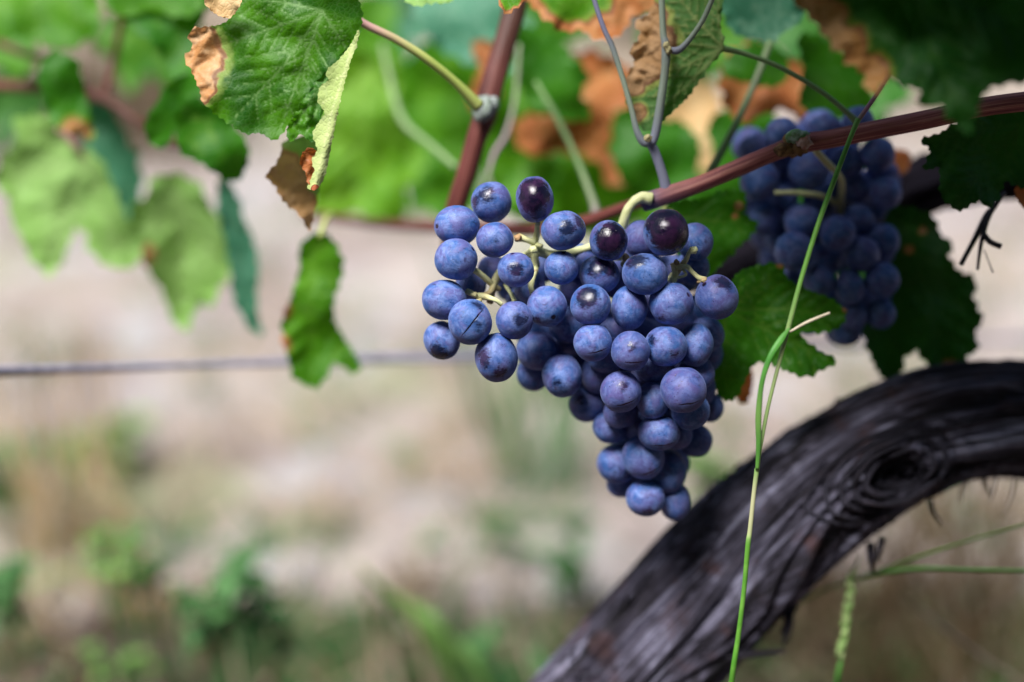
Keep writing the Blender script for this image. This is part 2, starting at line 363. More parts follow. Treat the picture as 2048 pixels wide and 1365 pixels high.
# ------------------------------------------------------------------ leaves
def segdist(pts, a, b):
    a = np.array(a, float); b = np.array(b, float); ab = b - a; t = np.clip(((pts - a) @ ab) / max(ab @ ab, 1e-9), 0, 1)
    return np.linalg.norm(pts - (a + t[:, None] * ab), axis=1), t
def inside(pts, poly):
    x, y = pts[:, 0], pts[:, 1]; c = np.zeros(len(pts), bool); n = len(poly)
    for i in range(n):
        x1, y1 = poly[i]; x2, y2 = poly[(i + 1) % n]
        cond = (y1 > y) != (y2 > y)
        with np.errstate(divide='ignore', invalid='ignore'):
            c ^= cond & (x < (x2 - x1) * (y - y1) / (y2 - y1 + 1e-12) + x1)
    return c
def serrate(poly, amp, per, sm=4):
    """closed outline -> smooth, then asymmetric pointed teeth"""
    q = poly + poly[:3]; out = []
    pts = [np.array(p, float) for p in poly]; n = len(pts)
    for i in range(n):
        p0, p1, p2, p3 = pts[i - 1], pts[i], pts[(i + 1) % n], pts[(i + 2) % n]
        for k in range(sm):
            t = k / sm
            out.append(.5 * (2 * p1 + (p2 - p0) * t + (2 * p0 - 5 * p1 + 4 * p2 - p3) * t * t + (3 * p1 - p0 - 3 * p2 + p3) * t ** 3))
    if amp <= 0: return out
    o = np.array(out); seg = np.linalg.norm(np.roll(o, -1, 0) - o, axis=1); cum = np.concatenate([[0], np.cumsum(seg)]); L = cum[-1]
    area = .5 * np.sum(o[:, 0] * np.roll(o[:, 1], -1) - np.roll(o[:, 0], -1) * o[:, 1]); sg = 1 if area > 0 else -1
    oo = np.vstack([o, o[:1]]); res = []; s = 0
    def at(s):
        s = s % L; return np.array([np.interp(s, cum, oo[:, 0]), np.interp(s, cum, oo[:, 1])])
    while s < L - per * .5:
        p = per * random.uniform(.6, 1.45); a = amp * random.uniform(.5, 1.4) * p / per
        if s + p > L: p = L - s
        for f, h in ((0, 0), (.3, .42), (.55, 1.0), (.72, .6)):
            c = at(s + f * p); t = at(s + f * p + 2) - at(s + f * p - 2); t /= max(np.linalg.norm(t), 1e-6)
            res.append(c + np.array([t[1], -t[0]]) * sg * a * h)
        s += p
    return res
GEN = [(0, 1.0), (11, .86), (22, .66), (34, .74), (47, .9), (62, .76), (78, .56), (95, .66), (112, .74), (130, .58), (150, .5), (168, .36), (180, .06)]
GEN = GEN + [(-a, r) for a, r in reversed(GEN[1:-1])]
def generic(cx, cy, S, rot=0, sx=1, sy=1, jit=.07):
    """five-lobed blade: junction with its stalk at (cx, cy), middle lobe towards rot degrees (0 = down, 90 = right)"""
    def tr(X, Y):
        X *= sx * S; Y *= sy * S; a = R(rot); return (cx + X * math.cos(a) + Y * math.sin(a), cy - X * math.sin(a) + Y * math.cos(a))
    o = [tr(r * (1 + random.uniform(-jit, jit)) * math.sin(R(a)), r * (1 + random.uniform(-jit, jit)) * math.cos(R(a))) for a, r in GEN]
    tips = [tr(r * .95 * math.sin(R(a)), r * .95 * math.cos(R(a))) for a, r in ((0, 1), (47, .9), (-47, .9), (112, .74), (-112, .74))]
    return o, (cx, cy), tips

LEAFN = [0]
def blade(root, out, d, base=None, tips=(), mat='leaf', sp=9, teeth=(7, 26), brown=(), cup=0.0, wave=2.2, name='blade', label=None, vw=2.6, edgebrown=0.0, pleat=1.6, waveS=90, bend=None, edgew=2.5):
    """d = (depth m at base, mm per 100 px to the right, mm per 100 px downwards)"""
    LEAFN[0] += 1; sd_ = LEAFN[0] * 13.7
    poly = serrate(out, teeth[0], teeth[1]); P_ = np.array(poly)
    mn, mx = P_.min(0), P_.max(0)
    gx = np.arange(mn[0], mx[0], sp); gy = np.arange(mn[1], mx[1], sp * .87)
    g = np.array([(x + (sp / 2 if j % 2 else 0), y) for j, y in enumerate(gy) for x in gx]); g = g + rng.uniform(-.18, .18, g.shape) * sp
    g = g[inside(g, poly)]
    ps = np.vstack([P_, (P_ + np.roll(P_, -1, 0)) / 2])
    dmin = np.min(np.linalg.norm(g[:, None, :] - ps[None], axis=2), axis=1); g = g[dmin > sp * .45]
    n = len(poly); allv = [Vector(p) for p in poly] + [Vector(p) for p in g]
    V, E, F, *_ = delaunay_2d_cdt(allv, [(i, (i + 1) % n) for i in range(n)], [], 1, 1e-4)
    V = np.array([tuple(v) for v in V]); used = sorted({i for f in F for i in f}); rm = {k: i for i, k in enumerate(used)}
    V = V[used]; F = [tuple(rm[i] for i in f) for f in F]
    if base is None: base = P_.mean(0)
    base = np.array(base, float)
    vein = np.zeros(len(V)); dist = np.full(len(V), 1e3)
    def addvein(a, b, w0, w1):
        nonlocal vein, dist
        dd, t = segdist(V, a, b); ww = w0 + (w1 - w0) * t
        vein = np.maximum(vein, np.exp(-(dd / ww) ** 2)); 
        return dd
    for tip in tips:
        tip = np.array(tip, float); ax = tip - base; L = np.linalg.norm(ax)
        if L < 1: continue
        u = ax / L; pr = np.array([-u[1], u[0]])
        bow = random.uniform(-.05, .05) * L; mid = base + ax * .5 + pr * bow
        dist = np.minimum(dist, np.minimum(addvein(base, mid, vw, vw * .75), addvein(mid, tip, vw * .75, vw * .35)))
        k = .22
        while k < .9:
            for s_ in (-1, 1):
                st = base + ax * k + pr * bow * (1 - abs(2 * k - 1)); ll = L * (.42 - .25 * k) * random.uniform(.8, 1.1)
                di = u * .72 + pr * s_ * .7; en = st + di * ll
                addvein(st, en, vw * .45, vw * .25)
                dist = np.minimum(dist, segdist(V, st, en)[0] * 1.3)
            k += .14
    ed = np.min(np.linalg.norm(V[:, None, :] - ps[None], axis=2), axis=1)
    br = np.zeros(len(V))
    for (bx, by, brad) in brown:
        q = np.linalg.norm(V - np.array([bx, by]), axis=1) / brad
        br = np.maximum(br, np.clip(1.45 - q, 0, 1))
    nz = np.array([noise.fractal(Vector((p[0] / 34 + sd_, p[1] / 34, 0)), 1.0, 2.0, 4) for p in V])
    if edgebrown > 0: br = np.maximum(br, np.clip(1.1 - ed / edgebrown, 0, 1))
    br = np.clip(br + nz * .22 * (br > 0), 0, 1)
    S = max(np.linalg.norm(V - base, axis=1).max(), 1)
    dx = (V[:, 0] - base[0]) / 100; dy = (V[:, 1] - base[1]) / 100
    dep = d[0] * 1000 + d[1] * dx + d[2] * dy + cup * ((dx * dx + dy * dy) / (S / 100) ** 2)
    dep = dep - pleat * (1 - np.exp(-dist / 16)) * (dist < 900)
    dep = dep + wave * np.array([noise.noise(Vector((p[0] / waveS + sd_, p[1] / waveS, 5))) for p in V]) + np.clip(1 - ed / 28, 0, 1) * edgew * nz
    dep = dep + br * 2.0 * nz
    if bend is not None: dep = dep + np.array([bend(p[0], p[1]) for p in V])
    me_v = [P(p[0], p[1], q / 1000) - root.location for p, q in zip(V, dep)]
    me = bpy.data.meshes.new(name); me.from_pydata([tuple(v) for v in me_v], [], F); me.materials.append(M[mat])
    for nm, arr in (('vein', vein), ('brown', br)):
        a = me.attributes.new(nm, 'FLOAT', 'POINT'); a.data.foreach_set('value', arr.astype(np.float32))
    me.polygons.foreach_set('use_smooth', [True] * len(me.polygons)); me.update()
    o = link(bpy.data.objects.new(name, me), root)
    if label: o['label'] = label
    return o
def vleaf(label, d, out=None, gen=None, base=None, tips=(), stalk=None, smat='stalk_yellow', group='vine leaves', **kw):
    if gen: out, base, tips = generic(*gen)
    if base is None: base = tuple(np.array(out).mean(0))
    root = thing('vine_leaf', P(base[0], base[1], d[0]), label, 'leaf', group)
    blade(root, out, d, base, tips, **kw)
    if stalk:
        mb = MB(); ptube(mb, stalk, 8, 10); mb.build('leaf_stalk', M[smat], root)
    return root

# --- the curled leaf in focus, upper left
r = thing('vine_leaf', P(645, 20, .534), 'large dusty green leaf at upper left with orange brown scorched tip and curled pale edge', 'leaf', 'vine leaves')
blade(r, [(420, -30), (690, -30), (716, 0), (723, 40), (716, 75), (700, 100), (672, 128), (640, 152), (612, 190), (598, 215), (572, 255), (548, 280), (522, 266), (490, 266), (462, 246), (436, 232), (418, 214), (404, 203), (402, 185), (392, 160), (380, 132), (370, 115), (386, 95), (380, 66), (404, 56), (424, 54), (450, 46), (462, 30), (440, 8)],
      (.534, -2.5, 1.5), (645, 22), [(430, 95), (470, 235), (560, 262), (690, 95), (450, 0), (600, 190)], mat='leaf_front', sp=4.2, teeth=(4, 17), brown=[(382, 120, 64), (388, 165, 45), (392, 80, 40)], wave=5, vw=2.6, pleat=1.0, edgew=1.0, waveS=70, bend=lambda x, y: max(0, (x - 650)) * .10)
blade(r, [(716, 70), (690, 112), (668, 150), (655, 200), (640, 240), (628, 282), (612, 276), (600, 268), (582, 284), (574, 262), (588, 232), (606, 200), (622, 172), (650, 140), (690, 100)],
      (.5375, 0, 1), (700, 92), [(610, 272), (585, 255)], mat='leaf_front', sp=4, teeth=(2, 12), wave=4, waveS=22, vw=2.6, pleat=3.0, name='wrinkled_lobe')
blade(r, [(718, 60), (712, 92), (700, 125), (688, 168), (676, 220), (664, 280), (655, 330), (645, 362), (630, 381), (616, 374), (622, 358), (630, 340), (624, 322), (636, 298), (626, 270), (641, 240), (650, 226), (636, 200), (642, 172), (658, 162), (654, 142), (680, 118), (700, 92)],
      (.5335, 0, 1.5), (706, 90), [(632, 370)], brown=[(630, 378, 9)], mat='leaf_flap', sp=4, teeth=(2.2, 14), wave=2, waveS=60, vw=2, pleat=.5, edgew=.5, name='curled_edge', label='pale yellow green downy edge curled over', bend=lambda x, y: -3 * math.exp(-((x - 735 + y * .28) / 14) ** 2))
blade(r, [(622, 296), (606, 306), (600, 326), (612, 346), (616, 366), (630, 378), (640, 350), (636, 310)], (.5365, 0, 1), mat='leaf_red', sp=4, teeth=(1.5, 10), wave=3, waveS=20, name='scorched_tip', label='rust brown dried corner of the leaf')
blade(r, [(408, 2), (440, -12), (480, -8), (478, 14), (458, 36), (432, 28), (418, 16)], (.530, 0, 2), mat='leaf_tan', sp=5, teeth=(2, 12), name='dried_curl', label='pale dried lobe curled up')
mb = MB(); ptube(mb, [(645, 22, .536, 5, 0), (690, 20, .546, 7, .4), (728, 48, .552, 8, .9), (790, 78, .556, 8, .45), (850, 116, .560, 8.5, .05), (910, 165, .567, 9, 0), (958, 214, .574, 13, .1)], 10, 12)
mb.build('leaf_stalk', M['stalk_yellow'], r)
vleaf('dried tan leaf tip with pale green middle hanging below the curled leaf', (.566, 3, 2), [(572, 282), (615, 276), (652, 282), (648, 330), (636, 380), (624, 440), (618, 462), (606, 440), (588, 418), (566, 400), (556, 378), (534, 352), (552, 330), (562, 308)],
      base=(610, 280), tips=[(615, 450)], mat='leaf_bright', teeth=(4, 20), brown=[(560, 352, 48), (590, 425, 46), (618, 455, 36)], sp=7, wave=5)

# --- left blurred leaves
vleaf('broad pale yellow green leaf at the left edge, nearest the photo border', (.71, -6, 4), out=[(60, 235), (30, 250), (35, 285), (5, 320), (-6, 370), (20, 400), (25, 440), (48, 480), (60, 510), (98, 548), (128, 512), (150, 455), (175, 470), (200, 522), (258, 535), (284, 500), (262, 460), (238, 410), (215, 350), (190, 312), (160, 298), (130, 270), (100, 240)], base=(172, 318), tips=[(100, 530), (250, 520), (10, 360), (60, 245)], mat='leaf_bright', teeth=(8, 34), wave=7, pleat=4, vw=7, stalk=[(172, 318, .71, 5, .9), (150, 290, .705, 8, .9), (118, 255, .70, 8, .9)])
vleaf('pale green leaf left of centre hanging with its tip downwards, second from the left edge', (.72, 8, 3), out=[(330, 352), (385, 362), (410, 392), (442, 455), (470, 480), (460, 540), (440, 570), (425, 610), (395, 610), (372, 655), (345, 640), (330, 590), (310, 560), (286, 520), (268, 470), (262, 420), (292, 395), (305, 360)],
      base=(345, 372), tips=[(360, 640), (280, 480), (450, 540)], mat='leaf_bright', teeth=(6, 34), brown=[(286, 512, 24)], wave=7, pleat=4, vw=7)
vleaf('narrow blue green leaf fold beside the pale hanging leaf at left', (.70, 10, 2), out=[(440, 360), (468, 380), (488, 440), (505, 480), (516, 540), (512, 600), (520, 670), (490, 640), (470, 600), (462, 540), (450, 470), (436, 410)], mat='leaf_blue', teeth=(5, 30), wave=5)
vleaf('blue green leaf hidden behind the broad pale leaf at left', (.74, 5, 2), out=[(180, 205), (225, 225), (262, 300), (280, 350), (275, 420), (255, 480), (270, 520), (235, 500), (205, 440), (180, 360), (165, 280)], mat='leaf_blue', teeth=(8, 34), wave=6)
vleaf('dark green narrow upright leaf above the broad pale leaf at left', (.66, 10, 0), out=[(92, 112), (130, 108), (155, 130), (168, 180), (180, 240), (188, 282), (160, 268), (128, 262), (104, 240), (88, 190), (78, 150)], mat='leaf', brown=[(150, 268, 30)], teeth=(5, 28), wave=6)
vleaf('dark green drooping finger shaped leaf between the red cane and the curled leaf', (.64, 14, 0), out=[(345, 160), (395, 150), (405, 190), (378, 215), (352, 245), (335, 290), (308, 292), (292, 262), (298, 230), (318, 200)], mat='leaf', teeth=(4, 26), wave=5)
vleaf('rounded mid green leaf directly below the scorched tip of the curled leaf', (.625, 6, 5), out=[(372, 205), (420, 208), (450, 232), (475, 262), (497, 300), (490, 340), (470, 362), (440, 352), (410, 330), (375, 312), (358, 290), (352, 250)], base=(372, 210), tips=[(480, 350), (400, 320)], mat='leaf', teeth=(6, 28), wave=6)
vleaf('bright green leaf filling the top left corner', (.70, 3, -4), out=[(-60, -60), (150, -60), (190, -20), (196, 40), (170, 80), (130, 96), (95, 90), (60, 70), (20, 75), (-40, 60)], mat='leaf_mid', teeth=(9, 40), wave=7, base=(60, -40), tips=[(80, 90), (-40, 50), (180, 60)], vw=4)
vleaf('green leaf lobe at the left edge under the corner leaf', (.76, 3, -4), out=[(-60, 20), (40, 60), (72, 90), (66, 120), (45, 150), (20, 155), (5, 130), (-50, 110)], mat='leaf_mid', teeth=(6, 30), wave=6)
vleaf('deep green leaf at the top left behind the scorched tip', (.67, 2, -6), out=[(255, -50), (400, -50), (420, 0), (398, 50), (402, 110), (385, 160), (352, 165), (330, 120), (300, 80), (262, 45)], mat='leaf', teeth=(8, 34), wave=7, base=(330, -40), tips=[(375, 150), (270, 40)])
vleaf('small mid green leaf at the top edge left of the curled leaf', (.66, 2, -6), out=[(200, -40), (330, -50), (395, -20), (400, 20), (350, 32), (300, 20), (240, 30)], mat='leaf_mid', teeth=(6, 30), wave=5)
# --- centre backdrop leaves
vleaf('hanging green leaf with browned left edge below the curled leaf tip', (.645, 4, 4), out=[(612, 478), (650, 470), (676, 500), (684, 545), (668, 590), (668, 640), (690, 680), (722, 736), (700, 742), (676, 722), (662, 730), (648, 758), (620, 772), (590, 752), (572, 700), (566, 640), (585, 590), (600, 540), (600, 500)],
      base=(640, 470), tips=[(625, 760), (700, 735), (580, 640)], mat='leaf_mid', teeth=(5, 26), brown=[(556, 690, 24), (562, 620, 20)], wave=8, pleat=3, vw=4, stalk=[(640, 474, .622, 5, 0), (652, 440, .64, 6, .2), (660, 432, .665, 6, .3)])
vleaf('large bright green leaf glowing softly between the curled leaf and the red cane', (.80, 4, 4), out=[(640, 120), (720, 105), (780, 130), (830, 190), (860, 270), (850, 330), (800, 380), (815, 430), (760, 440), (700, 420), (640, 430), (622, 380), (640, 300), (630, 200)], base=(740, 130), tips=[(700, 420), (850, 300), (630, 300)], mat='leaf_glow', teeth=(12, 50), wave=10, pleat=6, vw=7)
vleaf('fresh green leaf behind the red cane, left of its knuckle', (.77, -3, 4), out=[(830, 110), (900, 90), (985, 120), (1010, 200), (990, 290), (940, 380), (900, 430), (850, 410), (868, 330), (820, 260), (805, 180)], base=(900, 110), tips=[(900, 410), (830, 230)], mat='leaf_mid', teeth=(10, 45), wave=9, vw=6)
vleaf('blue green leaf at the top edge left of the red cane', (.72, -3, -5), out=[(825, -50), (1020, -50), (1010, 40), (985, 100), (960, 130), (920, 115), (880, 95), (850, 50)], mat='leaf_blue', teeth=(8, 36), wave=8, base=(900, -40), tips=[(950, 120)])
vleaf('green leaf right of the red cane behind the bunch', (.72, 3, 3), out=[(1010, 160), (1060, 130), (1110, 180), (1150, 210), (1140, 260), (1100, 300), (1120, 380), (1080, 440), (1020, 430), (985, 380), (980, 300), (1000, 230)], mat='leaf_mid', teeth=(9, 40), wave=8, base=(1040, 150), tips=[(1050, 430)], vw=5)
vleaf('low green leaf behind the top of the bunch', (.76, 3, 3), out=[(1110, 300), (1200, 290), (1290, 310), (1300, 380), (1270, 450), (1180, 470), (1090, 460), (1060, 400), (1090, 350)], mat='leaf_mid', teeth=(9, 42), wave=8)
vleaf('small green leaf with teeth in front of the rust red leaf', (.68, 4, 2), out=[(1035, 60), (1100, 70), (1140, 110), (1175, 150), (1160, 190), (1180, 230), (1130, 240), (1090, 220), (1050, 190), (1030, 130)], mat='leaf', teeth=(7, 28), wave=6)
vleaf('rust red leaf behind the forked shoot in the middle top', (.72, 4, 2), out=[(1040, 240), (1110, 230), (1130, 190), (1125, 120), (1190, 110), (1250, 140), (1262, 220), (1250, 290), (1262, 350), (1225, 372), (1195, 320), (1130, 300), (1080, 310), (1035, 290)], mat='leaf_red', teeth=(9, 34), wave=10, pleat=4, base=(1230, 130), tips=[(1060, 280), (1240, 340)])
vleaf('rust brown leaf scrap touching the red cane', (.70, 3, 2), out=[(945, 85), (990, 90), (985, 140), (1000, 190), (968, 180), (955, 220), (935, 190), (962, 140)], mat='leaf_red', teeth=(5, 22), wave=5)
vleaf('green leaf with a torn orange brown lower edge at the top centre', (.60, 3, -5), out=[(1040, -50), (1330, -50), (1320, 10), (1265, 30), (1240, 68), (1200, 78), (1160, 58), (1130, 62), (1100, 40), (1075, 20)], base=(1190, -40), tips=[(1200, 70), (1100, 35), (1300, 10)], mat='leaf_mid', teeth=(7, 26), edgebrown=24, brown=[(1275, 30, 56), (1215, 70, 45)], wave=7, vw=4)
vleaf('small green leaf tip poking down beside the top of the red cane', (.545, 0, -5), out=[(990, -40), (1050, -40), (1048, 0), (1030, 14), (1016, 28), (1002, 12)], mat='leaf_mid', teeth=(4, 16), wave=2, edgebrown=6)
vleaf('pale green toothed leaf edge at the top left of the red cane', (.56, 0, -5), out=[(810, -40), (915, -40), (905, 0), (885, 6), (862, 4), (838, 12), (816, 2)], mat='leaf_bright', teeth=(4, 14), wave=2)
vleaf('orange tan leaf blurred behind the half browned leaf', (.80, 2, 2), out=[(1330, 190), (1400, 160), (1440, 200), (1440, 280), (1420, 340), (1380, 330), (1340, 290), (1320, 240)], mat='leaf_tan', teeth=(6, 34), wave=8)
vleaf('green leaf low behind the base of the forked shoot', (.70, 2, 2), out=[(1240, 220), (1310, 240), (1370, 250), (1400, 300), (1390, 350), (1420, 400), (1350, 420), (1280, 400), (1235, 340), (1225, 280)], mat='leaf', teeth=(8, 36), wave=8)
vleaf('half browned leaf seen from below beside the forked shoot, in focus', (.555, -3, -3), out=[(1330, -30), (1438, -30), (1440, 50), (1447, 97), (1420, 130), (1395, 165), (1370, 200), (1335, 232), (1300, 262), (1268, 238), (1250, 190), (1256, 150), (1270, 130), (1262, 100), (1275, 85), (1282, 62), (1270, 45), (1300, 28), (1310, 5)],
      base=(1446, 97), tips=[(1262, 75), (1268, 160), (1290, 245), (1345, -20), (1436, -20)], mat='leaf_under', sp=4.5, teeth=(4, 18), brown=[(1292, 78, 56), (1285, 115, 50), (1300, 40, 34), (1266, 172, 22), (1275, 225, 18)], wave=5, vw=3, pleat=-2.0,
      stalk=[(1440, 96, .556, 7, 0), (1490, 108, .556, 5, 0), (1560, 135, .556, 5, 0), (1640, 182, .557, 5, 0), (1690, 222, .558, 5.5, .1), (1713, 244, .559, 8, 0)], smat='shoot')
vleaf('blue green leaf with radiating veins on a straight pale stalk at the top', (.60, 3, -2), out=[(1450, -50), (1600, -50), (1610, 20), (1588, 52), (1562, 66), (1546, 88), (1520, 80), (1480, 70), (1452, 40)], base=(1541, 84), tips=[(1505, -10), (1560, -20), (1460, 40), (1600, 30)], mat='leaf_blue', teeth=(4, 22), wave=4, vw=4,
      stalk=[(1541, 84, .600, 8, .05), (1516, 150, .598, 7, .25), (1490, 210, .594, 7, .15), (1458, 275, .59, 8, 0), (1420, 345, .585, 9, 0)], smat='shoot')
vleaf('rust red leaf with green base behind the straight pale stalk', (.66, 4, 0), out=[(1450, 120), (1510, 90), (1560, 110), (1600, 130), (1640, 165), (1640, 205), (1605, 240), (1570, 215), (1520, 230), (1480, 240), (1450, 200)], mat='leaf_red', teeth=(7, 26), wave=8, pleat=3, base=(1530, 100), tips=[(1620, 200), (1470, 220)])
vleaf('small green leaf over the rust red leaf near the straight pale stalk', (.64, 4, 0), out=[(1500, 90), (1545, 95), (1575, 120), (1570, 160), (1545, 172), (1500, 165), (1452, 150), (1450, 120)], mat='leaf', teeth=(5, 22), wave=5)
vleaf('green leaf above the second bunch between the pale stalk and the cane', (.63, 5, 2), out=[(1600, 70), (1660, 90), (1700, 110), (1735, 160), (1740, 210), (1700, 236), (1650, 225), (1600, 210), (1610, 150)], mat='leaf', teeth=(7, 28), wave=7)
vleaf('green leaf just left of the second bunch under the cane', (.70, 3, 2), out=[(1420, 240), (1500, 210), (1545, 225), (1560, 280), (1520, 340), (1470, 400), (1420, 390), (1430, 320)], mat='leaf', teeth=(8, 34), wave=7)
# looser leaves of the same vine farther back
BACK = [((700, 60, 150, 10, 1, 1), .90, 'leaf_mid', 'soft green leaf behind the stalk of the curled leaf'),
        ((900, 300, 150, -30, 1, 1), .92, 'leaf', 'deep green blurred leaf low behind the red cane knuckle'),
        ((1060, 20, 170, 25, 1, .9), .88, 'leaf', 'deep green blurred leaf right of the top of the red cane'),
        ((1180, 220, 150, 60, 1, 1), .95, 'leaf', 'deep green blurred leaf behind the rust red leaf'),
        ((1330, 300, 160, -15, 1, 1), .90, 'leaf_mid', 'mid green blurred leaf behind the fork of the grey green shoot'),
        ((1400, 40, 170, 40, 1, 1), .92, 'leaf', 'deep green blurred leaf behind the half browned leaf'),
        ((1480, 330, 140, 10, 1, 1), .88, 'leaf_dark', 'very dark leaf between the forked shoot and the second bunch'),
        ((1640, 20, 170, -20, 1, 1), .86, 'leaf_dark', 'very dark leaf behind the scorched leaf edge at the top right'),
        ((1690, 160, 150, 30, 1, 1), .80, 'leaf_dark', 'very dark leaf behind the top of the second bunch'),
        ((1700, 420, 170, 0, 1, 1.1), .74, 'leaf_dark', 'very dark leaf hidden behind the middle of the second bunch'),
        ((800, 30, 110, -50, 1, 1), .96, 'leaf_blue', 'blue green blurred leaf at the top between the two canes'),
        ((280, 60, 140, 35, 1, 1), .86, 'leaf', 'deep green blurred leaf behind the thin upright red stalk at left'),
        ((30, 190, 110, -15, 1, 1), .90, 'leaf_dark', 'dark blurred leaf at the left edge above the pale broad leaf'),
        ((1010, 120, 110, 200, 1, 1), .84, 'leaf_blue', 'blue green blurred leaf tucked against the right of the red cane')]
for gn, dd, mt, lb in BACK:
    vleaf(lb, (dd, random.uniform(-5, 5), random.uniform(-4, 4)), gen=gn, mat=mt, teeth=(7, 34), sp=12, wave=10, vw=5)
# --- right side
vleaf('big dark green leaf covering the top right corner with scorched tan left edge', (.465, -3, -4), out=[(1570, -60), (2120, -60), (2120, 120), (2060, 160), (1990, 170), (1960, 200), (1935, 262), (1905, 240), (1880, 205), (1850, 215), (1840, 180), (1800, 170), (1775, 150), (1745, 190), (1732, 150), (1700, 120), (1660, 80), (1620, 30), (1580, -10)],
      base=(1820, -40), tips=[(1930, 240), (1730, 150), (2100, 90), (1640, 20)], mat='leaf_dark', teeth=(9, 30), brown=[(1600, -10, 60), (1645, 45, 48), (1690, 95, 44), (1735, 150, 42)], wave=7, pleat=3, vw=5)
vleaf('dark green toothed leaf at the right edge below the cane', (.555, 2, 2), out=[(1842, 282), (1880, 268), (1900, 256), (1950, 235), (2010, 225), (2090, 235), (2090, 360), (2040, 372), (2010, 362), (1995, 395), (1975, 414), (1955, 400), (1920, 422), (1900, 408), (1885, 396), (1880, 340), (1884, 330), (1850, 338), (1862, 300)],
      base=(2040, 250), tips=[(1860, 285), (1920, 410), (1985, 405)], mat='leaf_dark', sp=5, teeth=(5, 18), wave=5, vw=3, pleat=2)
vleaf('green leaf with pale flecks just right of the black grape', (.580, 4, 2), out=[(1335, 410), (1400, 400), (1450, 382), (1484, 386), (1492, 410), (1488, 430), (1514, 448), (1500, 470), (1470, 500), (1430, 540), (1410, 560), (1370, 540), (1345, 480)], base=(1350, 430), tips=[(1500, 445), (1430, 530)], mat='leaf', sp=5, teeth=(5, 17), wave=6, vw=3, brown=[(1478, 412, 9), (1470, 432, 6)], stalk=[(1350, 430, .58, 4, 0), (1330, 415, .585, 5, .2), (1318, 400, .59, 5, .3)])
vleaf('dark green lobed leaf between the two bunches behind the grass stem', (.567, 3, 1), out=[(1400, 620), (1450, 580), (1480, 545), (1520, 532), (1560, 530), (1572, 555), (1595, 572), (1640, 590), (1660, 598), (1690, 622), (1682, 650), (1655, 662), (1615, 664), (1600, 668), (1632, 700), (1672, 722), (1640, 740), (1610, 752), (1570, 740), (1535, 722), (1505, 730), (1490, 760), (1470, 795), (1445, 798), (1430, 770), (1420, 700)],
      base=(1450, 620), tips=[(1680, 630), (1660, 722), (1560, 545), (1455, 780)], mat='leaf', sp=5.5, teeth=(4.5, 18), wave=7, vw=3, pleat=2.5, brown=[(1560, 530, 7), (1690, 620, 6)])
vleaf('small rusty red dried leaf end beneath the lobed leaf', (.60, 3, 1), out=[(1478, 745), (1500, 735), (1504, 770), (1492, 806), (1476, 800), (1468, 775)], mat='leaf_red', teeth=(3, 14), wave=4)
vleaf('large dark green leaf hanging right of the second bunch', (.612, 3, 2), out=[(1775, 425), (1830, 420), (1870, 440), (1880, 470), (1905, 490), (1895, 515), (1920, 545), (1950, 560), (1945, 600), (1965, 640), (1950, 665), (1955, 700), (1935, 705), (1930, 725), (1890, 735), (1850, 722), (1835, 700), (1808, 715), (1800, 745), (1775, 762), (1755, 740), (1735, 690), (1730, 640), (1770, 560)],
      base=(1800, 440), tips=[(1950, 640), (1890, 725), (1775, 750), (1900, 500)], mat='leaf_dark', teeth=(7, 26), wave=7, vw=4, pleat=3, brown=[(1845, 462, 8), (1818, 500, 8), (1900, 740, 18)])
vleaf('small crimson leaf corner at the right edge beside the dark toothed leaf', (.56, 0, 0), out=[(2036, 372), (2090, 355), (2090, 420), (2050, 416), (2034, 396)], mat='leaf_red', teeth=(3, 14), wave=3)
vleaf('dark reddish leaf scrap behind the right shoulder of the second bunch', (.63, 0, 0), out=[(1770, 310), (1800, 300), (1822, 312), (1808, 345), (1780, 350)], mat='leaf_red', teeth=(3, 14), wave=3)
# leaves added out of frame to shade the right hand side
WHERE = ['over the second bunch', 'over the top right corner', 'over the right edge', 'beyond the right edge']
SDC = Vector((sd.dot(CX), sd.dot(CU), sd.dot(CF)))
for tt, lay in ((.20, 'lowest layer'), (.27, 'middle layer'), (.34, 'top layer')):
    for ix, X in enumerate((1570, 1800, 2020, 2260)):
        for iy, Y in enumerate((60, 300, 540)):
            x0 = (X - 1024) / FP * .57 + SDC.x * tt + random.uniform(-.012, .012); u0 = (682.5 - Y) / FP * .57 + SDC.y * tt; f0 = .57 + SDC.z * tt
            px, py = 1024 + x0 / f0 * FP, 682.5 - u0 / f0 * FP; S_ = .064 / f0 * FP
            if py > -.75 * S_ and px < 2048 + S_: py = -.75 * S_
            vleaf('added shading vine leaf %s, %s, %s' % (WHERE[ix], lay, ('front row', 'middle row', 'rear row')[2 - iy]) + ', outside the frame', (f0, random.uniform(-3, 3), -3),
                  gen=(px, py, S_, random.uniform(0, 360), 1, 1), mat='leaf_dark', teeth=(9, 34), sp=32, wave=9)

for (X, Y, dd, S_, lb) in ((1760, -330, .44, 400, 'just above the frame over the grass stem'), (2200, -300, .41, 420, 'just above the top right corner'), (1420, -520, .40, 330, 'above the forked shoot'),
                       (1950, -420, .35, 500, 'nearest the photographer at upper right'), (2520, 60, .47, 400, 'just beyond the right edge at the top'), (2500, 700, .52, 330, 'just beyond the right edge over the trunk'), (2700, -400, .36, 500, 'nearest the photographer beyond the right edge')):
    vleaf('added shading vine leaf ' + lb + ', outside the frame', (dd, random.uniform(-3, 3), -3), gen=(X, Y - max(0, Y + .8 * S_) if X < 2100 else Y, S_, random.uniform(-40, 40) + (180 if Y < 0 else 90), 1, 1), mat='leaf_dark', teeth=(9, 34), sp=24, wave=9)

